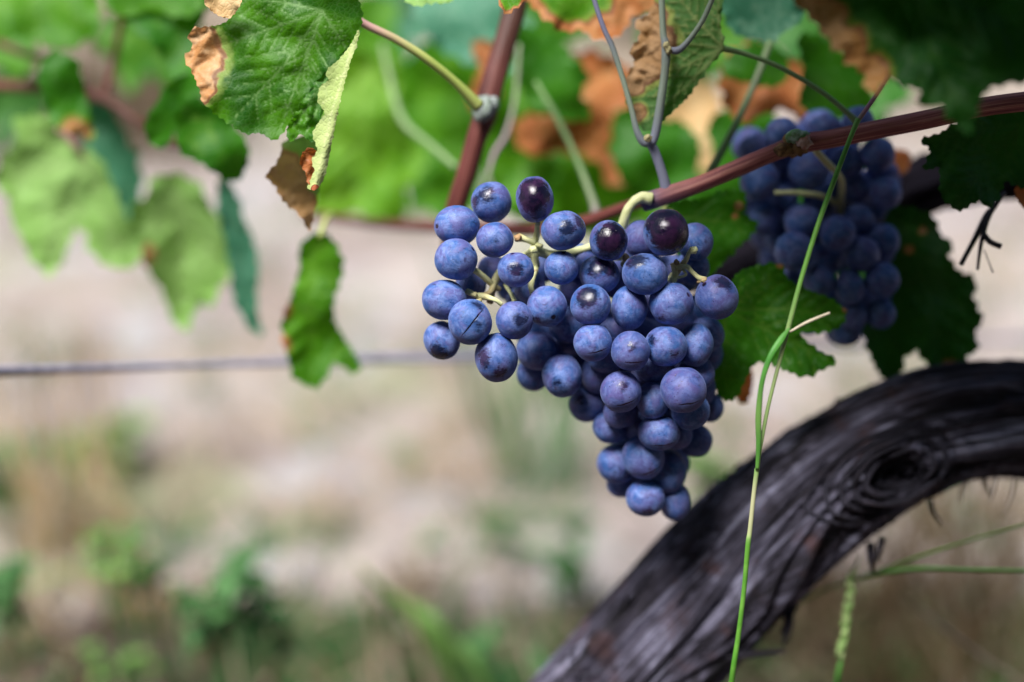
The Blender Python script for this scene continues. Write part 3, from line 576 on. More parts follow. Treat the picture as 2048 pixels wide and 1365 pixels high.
# ------------------------------------------------------------------ canes and shoots
def bumpy(k=7, a=.05, s=0):
    return lambda ang, L: 1 + a * noise.noise(Vector((math.cos(ang) * 2 + s, math.sin(ang) * 2, L * 60))) + a * .4 * math.sin(k * ang)
r = thing('vine_cane', P(1300, 400, .553), 'reddish brown cane in focus running from the peduncle up to the right edge', 'cane')
mb = MB(); ptube(mb, [(1284, 410, .556, 15, .8), (1300, 402, .555, 18, 1.0), (1330, 392, .554, 18, .35), (1400, 368, .553, 17, .05), (1480, 335, .551, 17, 0), (1550, 305, .549, 17, 0), (1600, 288, .548, 20, .05), (1660, 278, .546, 19, 0), (1740, 262, .543, 19, 0), (1850, 240, .538, 19, 0), (1960, 215, .533, 19, 0), (2120, 195, .527, 20, 0)], 10, 28, disp=bumpy(9, .06))
mb.build('cane_bark', M['cane'], r)
mb = MB(); blob(mb, P(1586, 292, .5455), .0046, .0040, .0035, amp=.5, seed=3)
blob(mb, P(1570, 300, .544), .0040, .0026, .003, amp=.5, seed=9); blob(mb, P(1596, 300, .5445), .0034, .0022, .003, amp=.6, seed=19); mb.build('node', plain_mat('cane knuckle', (.09, .045, .02), (.30, .17, .06), 500, .7, bump=.8), r); nd = bpy.context.scene.collection.objects['node']
mb = MB(); blob(mb, P(1596, 272, .542), .0042, .0026, .003, amp=.4, seed=5, tint=.15); blob(mb, P(1583, 276, .544), .0026, .0028, .003, amp=.4, seed=6); mb.build('bud', plain_mat('bud scale', (.10, .26, .06), (.32, .44, .34), 300, .6), nd, r.location)
blob_ = MB(); blob(blob_, P(1608, 284, .541), .0030, .0026, .002, amp=.5, seed=8); blob_.build('leaf_scar', plain_mat('leaf scar', (.34, .16, .10), (.55, .40, .34), 300, .7), nd, r.location)

r = thing('vine_shoot', P(1330, 378, .552), 'grey green forked shoot standing on the cane above the black grape', 'shoot')
mb = MB(); ptube(mb, [(1334, 388, .554, 12, 1), (1326, 352, .553, 10, .85), (1310, 305, .552, 9.5, .9), (1298, 283, .551, 9, .9)], 8, 14)
ptube(mb, [(1302, 292, .551, 8, .9), (1312, 262, .551, 9, .7), (1322, 200, .550, 8.5, .15), (1329, 150, .549, 8, .1), (1332, 108, .548, 9, .35), (1330, 85, .548, 8, .5), (1326, 60, .548, 6.5, 0), (1322, -40, .547, 6, 0)], 8, 14)
ptube(mb, [(1306, 286, .551, 7, .9), (1288, 285, .551, 8.5, .7), (1274, 262, .550, 6.5, .5), (1262, 215, .549, 5.5, 0), (1243, 150, .548, 5.5, 0), (1225, 95, .547, 5.5, .5), (1205, 50, .546, 5, 1), (1176, -40, .545, 5, 1)], 8, 12, disp=bumpy(5, .08))
ptube(mb, [(1336, 98, .548, 5, .5), (1352, 102, .546, 7.5, .8), (1368, 92, .545, 6, .5), (1392, 62, .544, 5.2, 0), (1412, 28, .543, 5.2, 0), (1440, -40, .540, 5.2, 0)], 8, 12)
sst = mb.build('shoot_stem', M['shoot_blue'], r)
for c, s_ in (((1337, 101, .545), 3), ((1296, 277, .547), 4), ((1333, 91, .545), 6)):
    mb = MB(); blob(mb, P(*c), .0014, .0016, .0013, n=8, amp=.6, seed=s_, tint=.4); mb.build('node_bud', M['stem'], sst, r.location)

r = thing('vine_cane', P(975, 220, .60), 'thick red brown cane hanging from the top edge to the left side of the bunch', 'cane')
mb = MB(); ptube(mb, [(1045, -60, .615, 24, .8), (1028, 20, .61, 24, .9), (1008, 90, .605, 23, .75), (990, 150, .602, 23, .3), (975, 205, .60, 24, .1), (970, 230, .598, 24, 0), (952, 280, .598, 20, 0), (932, 350, .60, 20, 0), (908, 430, .605, 20, .1), (900, 520, .61, 19, .3)], 10, 20, disp=bumpy(6, .06, 4))
mb.build('cane_bark', M['cane_red'], r)
mb = MB(); blob(mb, P(968, 216, .588), .0050, .0056, .005, amp=.5, seed=12, tint=.2); blob(mb, P(985, 208, .589), .0032, .0032, .003, amp=.4, seed=14)
mb.build('node', plain_mat('knuckle', (.12, .16, .12), (.36, .40, .40), 260, .6), r)
r = thing('vine_cane', P(870, 450, .64), 'horizontal dark red cane crossing behind the top of the bunch', 'cane')
mb = MB(); ptube(mb, [(600, 426, .76, 5, .4), (650, 433, .75, 8, .2), (740, 446, .73, 9, .8), (840, 452, .70, 12, .4), (960, 458, .66, 13, .3), (1100, 458, .625, 14, 0), (1180, 440, .61, 13, 0), (1260, 412, .59, 12, 0), (1300, 400, .575, 12, 0)], 8, 14, disp=bumpy(6, .06, 8))
mb.build('cane_bark', M['cane_red'], r)
r = thing('vine_cane', P(200, 190, .72), 'thin reddish cane drooping across the left side from the left edge', 'cane')
mb = MB(); ptube(mb, [(-60, 168, .74, 11, 0), (60, 175, .73, 11, 0), (150, 182, .72, 9, .3), (205, 198, .71, 10, .8), (260, 232, .70, 7, .6), (300, 262, .70, 6, .4), (345, 290, .69, 9, .7), (420, 290, .70, 6, .6)], 8, 12)
ptube(mb, [(205, 200, .71, 8, .5), (222, 150, .71, 6, 0), (236, 80, .71, 7, 0), (250, 10, .70, 6, 0)], 8, 12)
ptube(mb, [(200, 198, .71, 6, .3), (120, 130, .72, 6, .2), (40, 105, .73, 8, .3), (-40, 70, .74, 7, .3)], 8, 12)
mb.build('cane_bark', M['cane_red'], r)
r = thing('vine_shoot', P(1080, 170, .65), 'pale green blurred shoot slanting down to the right behind the bunch top', 'shoot')
mb = MB(); ptube(mb, [(1072, 165, .66, 4, 0), (1110, 230, .652, 6, 0), (1150, 310, .645, 6, 0), (1185, 400, .638, 7, .3), (1192, 430, .635, 10, .7)], 8, 12); mb.build('shoot_stem', M['shoot'], r)
r = thing('vine_shoot', P(800, 250, .70), 'grey green blurred shoot left of the red cane slanting to the knuckle', 'shoot')
mb = MB(); ptube(mb, [(765, 90, .74, 5, .2), (790, 200, .72, 6, .1), (812, 250, .71, 7, .1), (860, 290, .69, 6, .1), (912, 335, .67, 6, .1)], 8, 12); mb.build('shoot_stem', M['shoot'], r)
r = thing('vine_shoot', P(1000, 300, .66), 'thin purplish grey blurred shoot close along the right side of the red cane', 'shoot')
mb = MB(); ptube(mb, [(1038, 90, .67, 4, .3), (1030, 200, .665, 4, .4), (1012, 270, .66, 5, .7), (988, 310, .655, 5, .8), (972, 370, .65, 4, .2)], 8, 12); mb.build('shoot_stem', M['shoot'], r)
r = thing('vine_shoot', P(1715, 243, .556), 'short brown green twig rising from the grass stem node to the scorched leaf edge', 'twig')
mb = MB(); ptube(mb, [(1713, 246, .533, 5, .3), (1735, 215, .525, 4.5, .9), (1758, 182, .512, 4.5, .8), (1790, 130, .495, 4.5, .4)], 8, 10); mb.build('shoot_stem', M['shoot'], r)

# ------------------------------------------------------------------ old wood
def wood(name, label, pts, mat, seg, knot=None, cat='trunk', amp=.20, strips=70, frays_=()):
    c = crom(pts, 26); W = [P(p[0], p[1], p[2]) for p in c]; rad = [p[3] * p[2] / FP for p in c]
    root = thing(name, W[len(W) // 3], label, cat)
    def disp(a, L):
        tw = a + L * 3.0 + .5 * noise.noise(Vector((L * 12, math.cos(a), math.sin(a))))
        q = Vector((math.cos(tw) * 2.6, math.sin(tw) * 2.6, L * 9))
        q2 = Vector((math.cos(tw) * 7, math.sin(tw) * 7, L * 9))
        return 1 + amp * noise.noise(q) + amp * .9 * (1 - 2.4 * abs(noise.noise(q2))) + amp * .22 * noise.noise(q2 * 2.7) + .12 * noise.noise(Vector((math.cos(a), math.sin(a), L * 14)))
    mb = MB(); tube(mb, W, rad, seg, disp)
    if knot:                                     # push a knot hole into the front, with a raised collar
        kc = P(*knot[0]); kr = knot[1]
        for i, v in enumerate(mb.v):
            q = v - kc; lx = q.dot(CX); ly = q.dot(CU); rr = math.hypot(lx / 1.35, ly)
            if q.dot(CF) < kr * 1.5 and rr < kr * 3:
                h = -.45 * kr * math.exp(-((rr - kr) / (kr * .30)) ** 2) + 1.1 * kr * math.exp(-(rr / (kr * .55)) ** 2)
                h += .18 * kr * math.sin(rr / kr * 11) * math.exp(-(rr / (kr * 1.9)) ** 2)
                mb.v[i] = v + CF * h
    # shredding strips of bark lying along the wood
    ms = mb
    for _ in range(strips):
        i0 = random.randrange(2, len(W) - 22); ln = random.randrange(8, 20); a0 = random.uniform(0, 6.28); tw = random.uniform(-.02, .05)
        pts_ = []; rr = []
        for k in range(ln):
            i = min(i0 + k, len(W) - 1); T = (W[min(i + 1, len(W) - 1)] - W[i - 1]).normalized()
            nn = (CF - T * CF.dot(T)).normalized(); b = T.cross(nn); a = a0 + tw * k
            lift = 1.05 + (.10 * (k / ln) ** 3 + .12 * (1 - k / ln) ** 4) * random.choice((.3, 1, 2))
            pts_.append(W[i] + (nn * math.cos(a) + b * math.sin(a)) * rad[i] * lift)
            rr.append(.0008 * math.sin(math.pi * (k + .6) / (ln + .2)) * random.uniform(.7, 1.3))
        tube(ms, pts_, rr, 5, flat=.5)
    if knot:                                     # callus ridges curling round the knot
        V_ = np.array([tuple(v) for v in mb.v[:len(W) * seg]]) - np.array(tuple(CAM)); dz = V_ @ np.array(tuple(CF)); X_ = 1024 + V_ @ np.array(tuple(CX)) / dz * FP; Y_ = 682.5 - V_ @ np.array(tuple(CU)) / dz * FP
        kx, ky = knot[2]
        for k, (rx_, ry_, rr_) in enumerate([(22, 12, 7), (46, 28, 7), (68, 42, 8), (92, 58, 8), (118, 72, 7), (150, 84, 6), (185, 96, 5)]):
            arc = []; a0 = random.uniform(0, 6.28); sp_ = 6.0 if k < 4 else random.uniform(3.2, 4.4); a0 = a0 if k < 4 else 1.6
            for j in range(30):
                a = a0 + sp_ * j / 29; wob = 1 + .07 * noise.noise(Vector((math.cos(a) * 2, math.sin(a) * 2, k)))
                x = kx + (math.cos(a) * rx_ - .18 * math.sin(a) * ry_) * wob; y = ky + (math.sin(a) * ry_ - .25 * math.cos(a) * rx_) * wob
                near = np.hypot(X_ - x, Y_ - y) < 12
                if near.any(): arc.append((x, y, dz[near].min() + .0004, rr_ * (.35 + .65 * math.sin(math.pi * (j + 1) / 31))))
            if len(arc) > 5: ptube(mb, arc, 2, 7)
    for f_ in frays_:
        (x, y, d, dx, dy, r0) = f_
        ptube(mb, [(x, y, d, r0), (x + dx * .4 + random.uniform(-8, 8), y + dy * .5, d - .002, r0 * .8), (x + dx, y + dy, d + .003, r0 * .35)], 6, 6, flat=.5)
    mb.build('bark', mat, root)
    return root
fr = [(1575, 1215, .615, -8, 75, 12), (1590, 1210, .615, -30, 60, 7), (1740, 1085, .612, 5, 60, 10), (1765, 1075, .61, -12, 50, 8), (1405, 1322, .61, 165, -18, 17), (1420, 1310, .612, 130, 0, 12), (1860, 1000, .61, 25, 50, 6), (1995, 945, .62, -16, 60, 3), (2030, 945, .62, -26, 90, 3), (1930, 965, .62, -10, 40, 3), (1970, 950, .62, 10, 40, 5)]
for k in range(90):
    t = random.random(); x = 1120 + 560 * t; y = 1345 - 500 * t ** .92 - 20 * math.sin(t * 3.1); q = random.uniform(12, 34)
    fr.append((x + random.uniform(-8, 8), y + random.uniform(-6, 14), .612, q * .8 + random.uniform(-4, 4), -q + random.uniform(-8, 2), random.uniform(.8, 2.2)))
trunk = wood('grapevine', 'thick gnarled purple grey vine trunk arching across the lower right with a knot hole',
     [(1075, 1590, .645, 120), (1180, 1450, .64, 118), (1290, 1315, .632, 116), (1410, 1190, .626, 114), (1530, 1075, .62, 112), (1645, 970, .618, 110), (1770, 890, .617, 108), (1900, 848, .618, 104), (2040, 838, .62, 100), (2180, 852, .625, 100)],
     M['bark'], 220, knot=((1800, 950, .585), .0115, (1800, 945)), strips=190, frays_=fr)
r = wood('vine_branch', 'dark old vine arm running behind the second bunch towards the right edge', [(1380, 570, .70, 34), (1480, 520, .695, 44), (1600, 480, .685, 48), (1740, 440, .67, 50), (1840, 375, .655, 50), (1960, 350, .645, 48), (2150, 320, .63, 50)], M['bark_dark'], 90, cat='branch', strips=40)

# ------------------------------------------------------------------ grapes
def grape_mesh(seed):
    n = 26; vs = []; fs = []
    for i in range(n + 1):
        th = math.pi * i / n
        for k in range(2 * n):
            ph = math.pi * k / n
            p = Vector((math.sin(th) * math.cos(ph), math.cos(th), math.sin(th) * math.sin(ph)))
            f = 1 + .050 * noise.noise(p * 1.1 + Vector((seed * 7.3, 0, 0))) - .03 * math.exp(-((p - Vector((0, 1, 0))).length / .22) ** 2) - .012 * math.exp(-((p - Vector((0, -1, 0))).length / .15) ** 2)
            vs.append(tuple(p * f))
    for i in range(n):
        for k in range(2 * n):
            k2 = (k + 1) % (2 * n); fs.append((i * 2 * n + k, i * 2 * n + k2, (i + 1) * 2 * n + k2, (i + 1) * 2 * n + k))
    me = bpy.data.meshes.new('grape'); me.from_pydata(vs, [], fs); me.materials.append(M['grape'])
    me.polygons.foreach_set('use_smooth', [True] * len(me.polygons)); me.update(); return me
GM = [grape_mesh(i) for i in range(4)]
def pv(u, v, s):
    z = math.sqrt(max(0, 1 - u * u - v * v)); q = Vector((u, v, z)).normalized() * s; return [q.x, q.y, q.z]
SM = lambda b=25, c=-.10, roll=0: [x * (1 + c) for x in (math.cos(R(b)) * -math.sin(R(roll)), math.cos(R(b)) * math.cos(R(roll)), math.sin(R(b)))]
def bunch(root, rows, fill, fillpoly, fd, maxd, nmax):
    placed = []
    rows = sorted(rows, key=lambda g: g[4])
    def solve(x, y, rx, ry, d0, lim, tight=.90):
        d = d0
        while d < lim:
            p = P(x, y, d); rr = (rx + ry) / 2 * d / FP
            if all((p - q).length > tight * (rr + s) for q, s in placed): return p, rr, d
            d += .001
        return None
    def put(g, force=True):
        x, y, rx, ry, d0 = g[:5]; ex = g[5] if len(g) > 5 else {}
        s = solve(x, y, rx, ry, d0, d0 + (.03 if force else maxd - d0), .90 if force else .74)
        if s is None:
            if not force: return False
            s = (P(x, y, d0 + .008), (rx + ry) / 2 * d0 / FP, d0 + .008)
        p, rr, d = s; placed.append((p, rr))
        o = bpy.data.objects.new('grape', GM[len(placed) % 4]); link(o, root)
        k = d / FP
        roll = R(ex.get('roll', random.uniform(-25, 25)))
        if abs(rx - ry) > 3 and 'roll' not in ex: roll = R(random.uniform(-8, 8))
        o.location = p - root.location
        o.rotation_euler = (CROT @ Matrix.Rotation(roll, 3, 'Z')).to_euler()
        o.scale = (rx * k * random.uniform(.97, 1.02), ry * k * random.uniform(.97, 1.04), rr)
        o['patch_a'] = pv(*ex['a']) if 'a' in ex else [0.0, 0.0, 0.0]
        o['patch_b'] = pv(*ex['b']) if 'b' in ex else [0.0, 0.0, 0.0]
        o['scar'] = ex['s'] if 's' in ex else [0.0, 0.0, 0.0]
        o['tip'] = pv(*ex['t']) if 't' in ex else [0.0, 0.0, 0.0]
        if 'label' in ex: o['label'] = ex['label']
        return True
    for g in rows: put(g)
    for g in fill: put((*g, {}), False)
    tries = 0
    while len(placed) < nmax and tries < 1500:
        tries += 1
        x = random.uniform(min(p[0] for p in fillpoly), max(p[0] for p in fillpoly)); y = random.uniform(min(p[1] for p in fillpoly), max(p[1] for p in fillpoly))
        if not inside(np.array([[x, y]]), fillpoly)[0]: continue
        q = random.uniform(34, 40); put((x, y, q, q, fd(x, y), {}), False)
    return placed

PED = P(1290, 400, .552)
mainb = thing('grape_bunch', PED, 'large sharp bunch of blue bloomed grapes hanging in the middle of the picture', 'grapes', 'grape bunches')
GR = [
 (914, 451, 46, 41, .537, {'t': (-.85, -.1, 1), 'roll': 0}), (983, 405, 42, 41, .543, {'a': (-.25, .30, .42), 'b': (-.8, .0, .3), 'roll': 0}),
 (1069.6, 399, 38.5, 46, .535, {'a': (-.1, .15, .95), 'b': (.1, -.6, .5), 'roll': 3}), (990, 480, 38, 35, .533, {'a': (0, -.2, .1)}),
 (1127, 461.5, 44, 40, .530, {'a': (.15, .02, .38), 'b': (.82, .25, .42), 'roll': 12}), (1217, 481.5, 38.5, 41, .533, {'a': (.15, .1, .95), 'b': (0, -.5, .7), 'roll': 5}),
 (1332, 465, 46, 47, .526, {'a': (.25, .3, 1.28), 'b': (-.5, .4, .75), 'roll': 0, 'label': 'glossy almost black grape without bloom'}), (1283, 479, 37, 38, .549), (1390, 484, 36, 37, .546),
 (912, 519, 44, 42, .532, {'t': (.8, .45, 1), 'roll': 0}), (1032, 540, 37, 36, .531, {'a': (.0, -.05, .42), 't': (-.2, .9, 1), 'roll': 0}), (1123, 536, 34, 33, .534, {'t': (.1, .85, 1), 'roll': 0}),
 (1199, 550, 41, 39, .541, {'a': (.3, .5, .6), 'b': (-.3, .3, .5)}), (1290, 548.6, 47, 42, .530, {'a': (-.5, .65, .52), 'roll': -5}), (1385, 536, 34, 34, .556),
 (1434, 595, 43, 46, .533, {'a': (.45, .55, .42), 'roll': 22, 't': (-.4, .75, 1)}), (889, 600, 46, 41, .535, {'roll': 0}), (942, 571, 31, 30, .552), (940.5, 644, 44, 45, .527, {'a': (.35, .75, .25), 'b': (.35, -.15, .14), 'roll': 0, 's': SM(5, -.05, 50)}),
 (1029, 641, 37, 38, .529, {'a': (.35, 0, .42), 'roll': 0}), (1094, 613, 40, 43, .534, {'b': (-.5, -.65, .2), 't': (.3, -.55, 1), 'roll': 0}), (1181, 610, 41, 41, .530, {'a': (-.25, .35, .6), 'roll': 0}),
 (1259, 616, 37, 45, .538), (1343, 608, 46, 43, .533, {'a': (-.45, -.72, .24), 't': (.7, .4, 1), 'roll': 0}), (884, 681, 37, 39, .541, {'a': (-.45, -.6, .55), 'roll': 20}),
 (993, 715.6, 44, 48, .532, {'a': (-.6, .05, .36), 'b': (.1, -.62, .30), 'roll': 8}), (1186, 686, 40, 37, .530, {'s': SM(26, -.08, 8), 'roll': 5}), (1261, 702, 39, 41, .528, {'s': SM(20, -.28, 0), 'roll': 0, 'a': (.05, .25, .2)}),
 (1332, 693, 42, 42, .532, {'a': (-.75, .3, .28), 'roll': 0, 'b': (.3, -.4, .2)}), (1390, 690, 37, 44, .541), (1413, 670, 36, 38, .553), (1411, 708, 36, 38, .560), (1075, 702, 44, 40, .553), (1067, 748, 35, 34, .560),
 (1124.6, 752, 41, 44, .549, {'a': (-.4, -.3, .22)}), (1199, 748, 38, 43, .555), (1212, 710, 41, 38, .549), (1308, 730, 40, 38, .546), (1367, 780.6, 47, 46, .530, {'s': SM(22, -.22, 6), 'roll': 0}),
 (1242, 784, 41, 41, .534, {'s': SM(24, -.20, 12), 'roll': 5, 'a': (.1, .35, .25)}), (1306, 801, 34, 39, .544), (1393, 747, 37, 36, .548), (1398, 778, 34, 36, .558), (1175, 809, 39, 37, .559, {'b': (-.4, .4, .25)}),
 (1242, 824, 36, 33, .551), (1380, 822, 39, 38, .546), (1419, 815, 29, 31, .566), (1318, 866, 43, 35, .545, {'s': SM(20, -.35, 6)}), (1352, 868, 34, 34, .557), (1391, 881, 34, 35, .564), (1222, 855, 38, 33, .562),
 (1287, 914, 43, 45, .550, {'s': SM(25, -.28, 15), 'roll': 8}), (1235, 927, 41, 41, .562, {'a': (.15, -.6, .3)}), (1333, 942, 40, 44, .560), (1347, 925, 34, 34, .574), (1243, 968, 31, 29, .572),
 (1080, 655, 36, 36, .562), (1364, 647, 32, 32, .560), (1147, 678, 34, 34, .562), (1268, 747, 32, 32, .562), (1150, 575, 32, 32, .565), (1298, 602, 34, 34, .558),
 (1291, 997, 39, 37, .562, {'a': (.05, -.62, .3)}), (1350, 1003, 32, 39, .568)]
FILL = [(985, 540, 30, 30, .560), (1060, 575, 33, 33, .556), (1160, 522, 34, 34, .556), (1085, 535, 32, 32, .568), (1045, 605, 32, 32, .556), (1135, 650, 38, 38, .552), (1150, 590, 36, 36, .556), (1235, 560, 38, 38, .556), (1340, 545, 36, 36, .556), (1395, 625, 36, 36, .556),
        (1300, 650, 38, 38, .558), (1230, 660, 38, 38, .556), (1160, 740, 36, 36, .566), (1270, 760, 38, 38, .562), (1340, 740, 36, 36, .56), (1210, 800, 34, 34, .57), (1280, 850, 34, 34, .562), (1340, 840, 36, 36, .562), (1255, 885, 34, 34, .575), (1290, 960, 34, 34, .576), (1110, 700, 36, 36, .568), (1020, 575, 28, 28, .572)]
POLY = [(1060, 640), (1100, 560), (1190, 520), (1260, 480), (1370, 520), (1400, 600), (1410, 700), (1400, 800), (1380, 900), (1340, 980), (1280, 960), (1250, 900), (1200, 820), (1130, 760), (1060, 720)]
bunch(mainb, GR, FILL, POLY, lambda x, y: .575 + max(0, y - 600) * .00003, .612, 97)

mb = MB()   # the bunch stem with its side branches
TW = lambda pts, **k: ptube(mb, pts, 6, 10, disp=lambda a, L: 1 + .16 * noise.noise(Vector((math.cos(a) * 2, math.sin(a) * 2, L * 400))), **k)
TW([(1302, 398, .552, 14, 0), (1282, 396, .551, 11, 0), (1262, 410, .550, 9.5, 0), (1250, 435, .551, 10, 0), (1243, 470, .556, 11, 0), (1235, 540, .57, 11, 0), (1240, 640, .58, 10, 0), (1260, 760, .588, 8, 0), (1290, 880, .592, 6, 0)])
TW([(1240, 480, .556, 8, 0), (1200, 488, .553, 7, 0), (1150, 503, .550, 8, 0), (1100, 510, .548, 9, 0), (1072, 502, .547, 9, 0), (1040, 520, .549, 8, 0), (1000, 545, .551, 8, .1), (985, 580, .549, 8, .5), (980, 605, .546, 7, .6)])
TW([(1076, 440, .541, 4, 0), (1073, 470, .543, 6, .05), (1068, 500, .546, 8, 0), (1072, 535, .548, 8, 0)])
TW([(1036, 475, .541, 9, .6), (1050, 479, .541, 6, .1), (1070, 486, .543, 6, 0)])
TW([(1084, 492, .541, 4, .2), (1074, 490, .543, 6, 0)])
TW([(1072, 535, .547, 6, 0), (1062, 570, .545, 6, .1), (1066, 590, .543, 5, 0)])
TW([(1072, 510, .547, 7, .1), (1064, 535, .548, 5, 0), (1072, 545, .546, 6, .6)])
TW([(948, 540, .541, 6, 0), (965, 552, .543, 6, 0), (985, 570, .546, 6, .3), (1000, 580, .548, 5, .5)])
TW([(934, 583, .539, 6, 0), (950, 590, .537, 5.5, 0), (970, 594, .538, 7, .3), (990, 600, .536, 4.5, 0), (1003, 609, .537, 5, 0)])
TW([(966, 592, .539, 6, .6), (980, 585, .543, 6, .5), (990, 565, .547, 6, .2)])
TW([(1010, 570, .545, 4, 0), (1022, 588, .541, 4, 0), (1030, 604, .538, 5.5, 0)])
TW([(962, 600, .537, 4, .5), (955, 604, .536, 6, .2)])
TW([(1385, 498, .533, 3.2, 0), (1378, 506, .534, 4, 0), (1372, 520, .537, 5, .2), (1362, 532, .541, 7, .6), (1352, 545, .545, 8, 0), (1340, 560, .553, 7, 0)])
TW([(1352, 535, .541, 6, .1), (1372, 534, .537, 5.5, 0), (1385, 545, .535, 4.5, .1), (1398, 556, .533, 5, .2), (1410, 560, .531, 6, .3), (1395, 565, .534, 3, .8)])
TW([(1366, 540, .538, 3, 0), (1372, 550, .536, 2.6, 0), (1356, 556, .537, 3, 0)])
TW([(1345, 528, .541, 5, .5), (1350, 548, .539, 6, .1), (1347, 560, .540, 7, 0)])
TW([(1250, 512, .541, 6, .8), (1254, 520, .539, 7, .5), (1246, 530, .542, 6, .2)])
for (x, y, d, rr, ti) in ((1386, 501, .532, 8, 0), (1347, 560, .537, 7, 0), (1036, 476, .538, 8, .8), (1353, 525, .538, 6, .7), (1408, 561, .530, 6, .6), (1251, 517, .537, 7, .7), (950, 590, .536, 6, .3), (1067, 500, .541, 8, 0), (1076, 449, .538, 5, .1)):
    blob(mb, P(x, y, d), rr * d / FP, rr * d / FP, rr * d / FP, n=7, amp=.5, tint=ti, seed=x)
mb.build('bunch_stem', M['stem'], mainb)

backb = thing('grape_bunch', P(1640, 300, .58), 'dark blurred second bunch of grapes under the cane at right behind the grass stem', 'grapes', 'grape bunches')
G2 = [(1564, 268, 33, 33, .588), (1649, 262, 36, 34, .585), (1717, 245, 32, 32, .585), (1510, 306, 37, 36, .595), (1519, 362, 40, 42, .590), (1618, 342, 40, 40, .588), (1693, 325, 36, 36, .592), (1755, 310, 35, 35, .590),
      (1713, 378, 34, 34, .592), (1771, 386, 32, 34, .592), (1527, 440, 34, 34, .600), (1606, 444, 37, 38, .590), (1676, 467, 36, 36, .583), (1718, 440, 32, 32, .595), (1589, 503, 40, 40, .583), (1722, 509, 38, 37, .585), (1767, 482, 32, 34, .590),
      (1638, 562, 33, 34, .588), (1700, 575, 30, 35, .587), (1764, 560, 36, 35, .587), (1578, 560, 25, 28, .600), (1709, 632, 28, 30, .592), (1761, 628, 31, 30, .592), (1693, 662, 31, 30, .597), (1618, 640, 31, 31, .600), (1664, 356, 34, 34, .604), (1763, 350, 34, 34, .606), (1510, 405, 34, 34, .606)]
P2 = [(1500, 290), (1560, 250), (1700, 240), (1770, 290), (1785, 400), (1780, 520), (1770, 620), (1700, 670), (1650, 620), (1570, 540), (1500, 440)]
bunch(backb, G2, [(1570, 320, 34, 34, .605), (1565, 400, 34, 34, .605), (1640, 400, 36, 36, .605), (1650, 520, 34, 34, .600), (1555, 360, 32, 32, .61), (1560, 480, 30, 30, .61), (1630, 300, 32, 32, .61), (1690, 270, 32, 32, .61), (1690, 620, 28, 28, .61), (1725, 600, 30, 30, .605), (1640, 480, 32, 32, .605)], P2, lambda x, y: .610, .65, 75)
mb = MB(); ptube(mb, [(1630, 300, .562, 7, .2), (1650, 322, .566, 7, .1), (1672, 345, .572, 7, 0), (1684, 368, .58, 7, .1), (1680, 420, .60, 7, .2), (1680, 500, .61, 6, .2)], 8, 10)
ptube(mb, [(1550, 386, .582, 4.5, 0), (1590, 386, .583, 5, 0), (1640, 392, .585, 6, 0), (1680, 410, .60, 6, 0)], 8, 10)
mb.build('bunch_stem', M['stem'], backb)

# ------------------------------------------------------------------ grass stem across the picture
r = thing('tall_grass', P(1462, 1372, .552), 'tall thin bright green grass stem crossing in front of the trunk and second bunch', 'grass')
mb = MB(); ptube(mb, [(1716, 240, .531, 6, .1), (1700, 278, .528, 5, 0), (1668, 362, .522, 5.5, 0), (1636, 450, .518, 5.2, 0), (1602, 560, .516, 5, .05), (1578, 650, .516, 5, .3), (1555, 738, .518, 4, .45), (1535, 820, .520, 4, .35), (1520, 900, .522, 4, .3), (1514, 942, .524, 4.6, .3)], 10, 10)
ptube(mb, [(1514, 938, .524, 5, .2), (1508, 985, .526, 4.6, .8), (1500, 1060, .529, 4.8, .7), (1496, 1090, .530, 5.4, 0), (1488, 1180, .535, 5, 0), (1477, 1270, .54, 5.2, 0), (1462, 1375, .547, 6, 0), (1440, 1600, .58, 6, .3)], 10, 10)
mb.build('stalk', M['grass'], r)
mb = MB(); ptube(mb, [(1580, 655, .5155, 2, .1), (1562, 680, .514, 7, 0), (1540, 715, .513, 6, 0), (1524, 765, .514, 5, .1), (1517, 830, .517, 6, .35), (1517, 890, .520, 5, .1), (1514, 940, .523, 3.5, .2)], 10, 8, flat=.3); mb.build('grass_blade', M['grassdark'], r)
mb = MB(); ptube(mb, [(1580, 664, .5150, 2.5), (1610, 647, .513, 3.2), (1640, 634, .512, 3), (1660, 626, .511, 2.4)], 6, 8, disp=bumpy(3, .1)); mb.build('dried_blade', M['cream'], r)

# dry tendril at right
r = thing('dry_tendril', P(1995, 395, .565), 'dark dry forked tendril dangling below the leaf at the right edge', 'tendril')
mb = MB()
for pts in ([(2010, 385, .57, 4), (1990, 412, .567, 5), (1962, 455, .565, 6), (1940, 495, .564, 5), (1922, 530, .563, 5)], [(1995, 400, .567, 3), (1975, 440, .564, 5), (1966, 470, .563, 5), (1960, 500, .563, 4), (1955, 540, .563, 3)],
            [(1966, 468, .563, 6), (1980, 484, .562, 6), (2003, 494, .561, 6)], [(1968, 500, .565, 1.2), (1978, 525, .565, 1.2), (1986, 546, .565, 1.5)], [(1990, 412, .569, 3), (1972, 428, .57, 4), (1950, 470, .57, 3), (1935, 505, .57, 2)]):
    ptube(mb, pts, 7, 8, disp=bumpy(4, .2, pts[0][0]))
mb.build('tendril_wood', M['twig'], r)

# trellis wire
r = thing('trellis_wire', P(0, 742, .64), 'grey twisted trellis wire running level across the whole picture', 'wire')
A = P(-250, 751, .62); B = P(2300, 668, .98)
for ph in (0, math.pi):
    mb = MB(); W = []; n = 500
    D = B - A; T = D.normalized(); nn = T.orthogonal().normalized(); b2 = T.cross(nn)
    for i in range(n + 1):
        t = i / n; a = t * 5 + ph + 1.2; W.append(A + D * t + (nn * math.cos(a) + b2 * math.sin(a)) * .0017)
    tube(mb, W, [.0016] * len(W), 8); mb.build('strand', M['metal'], r)

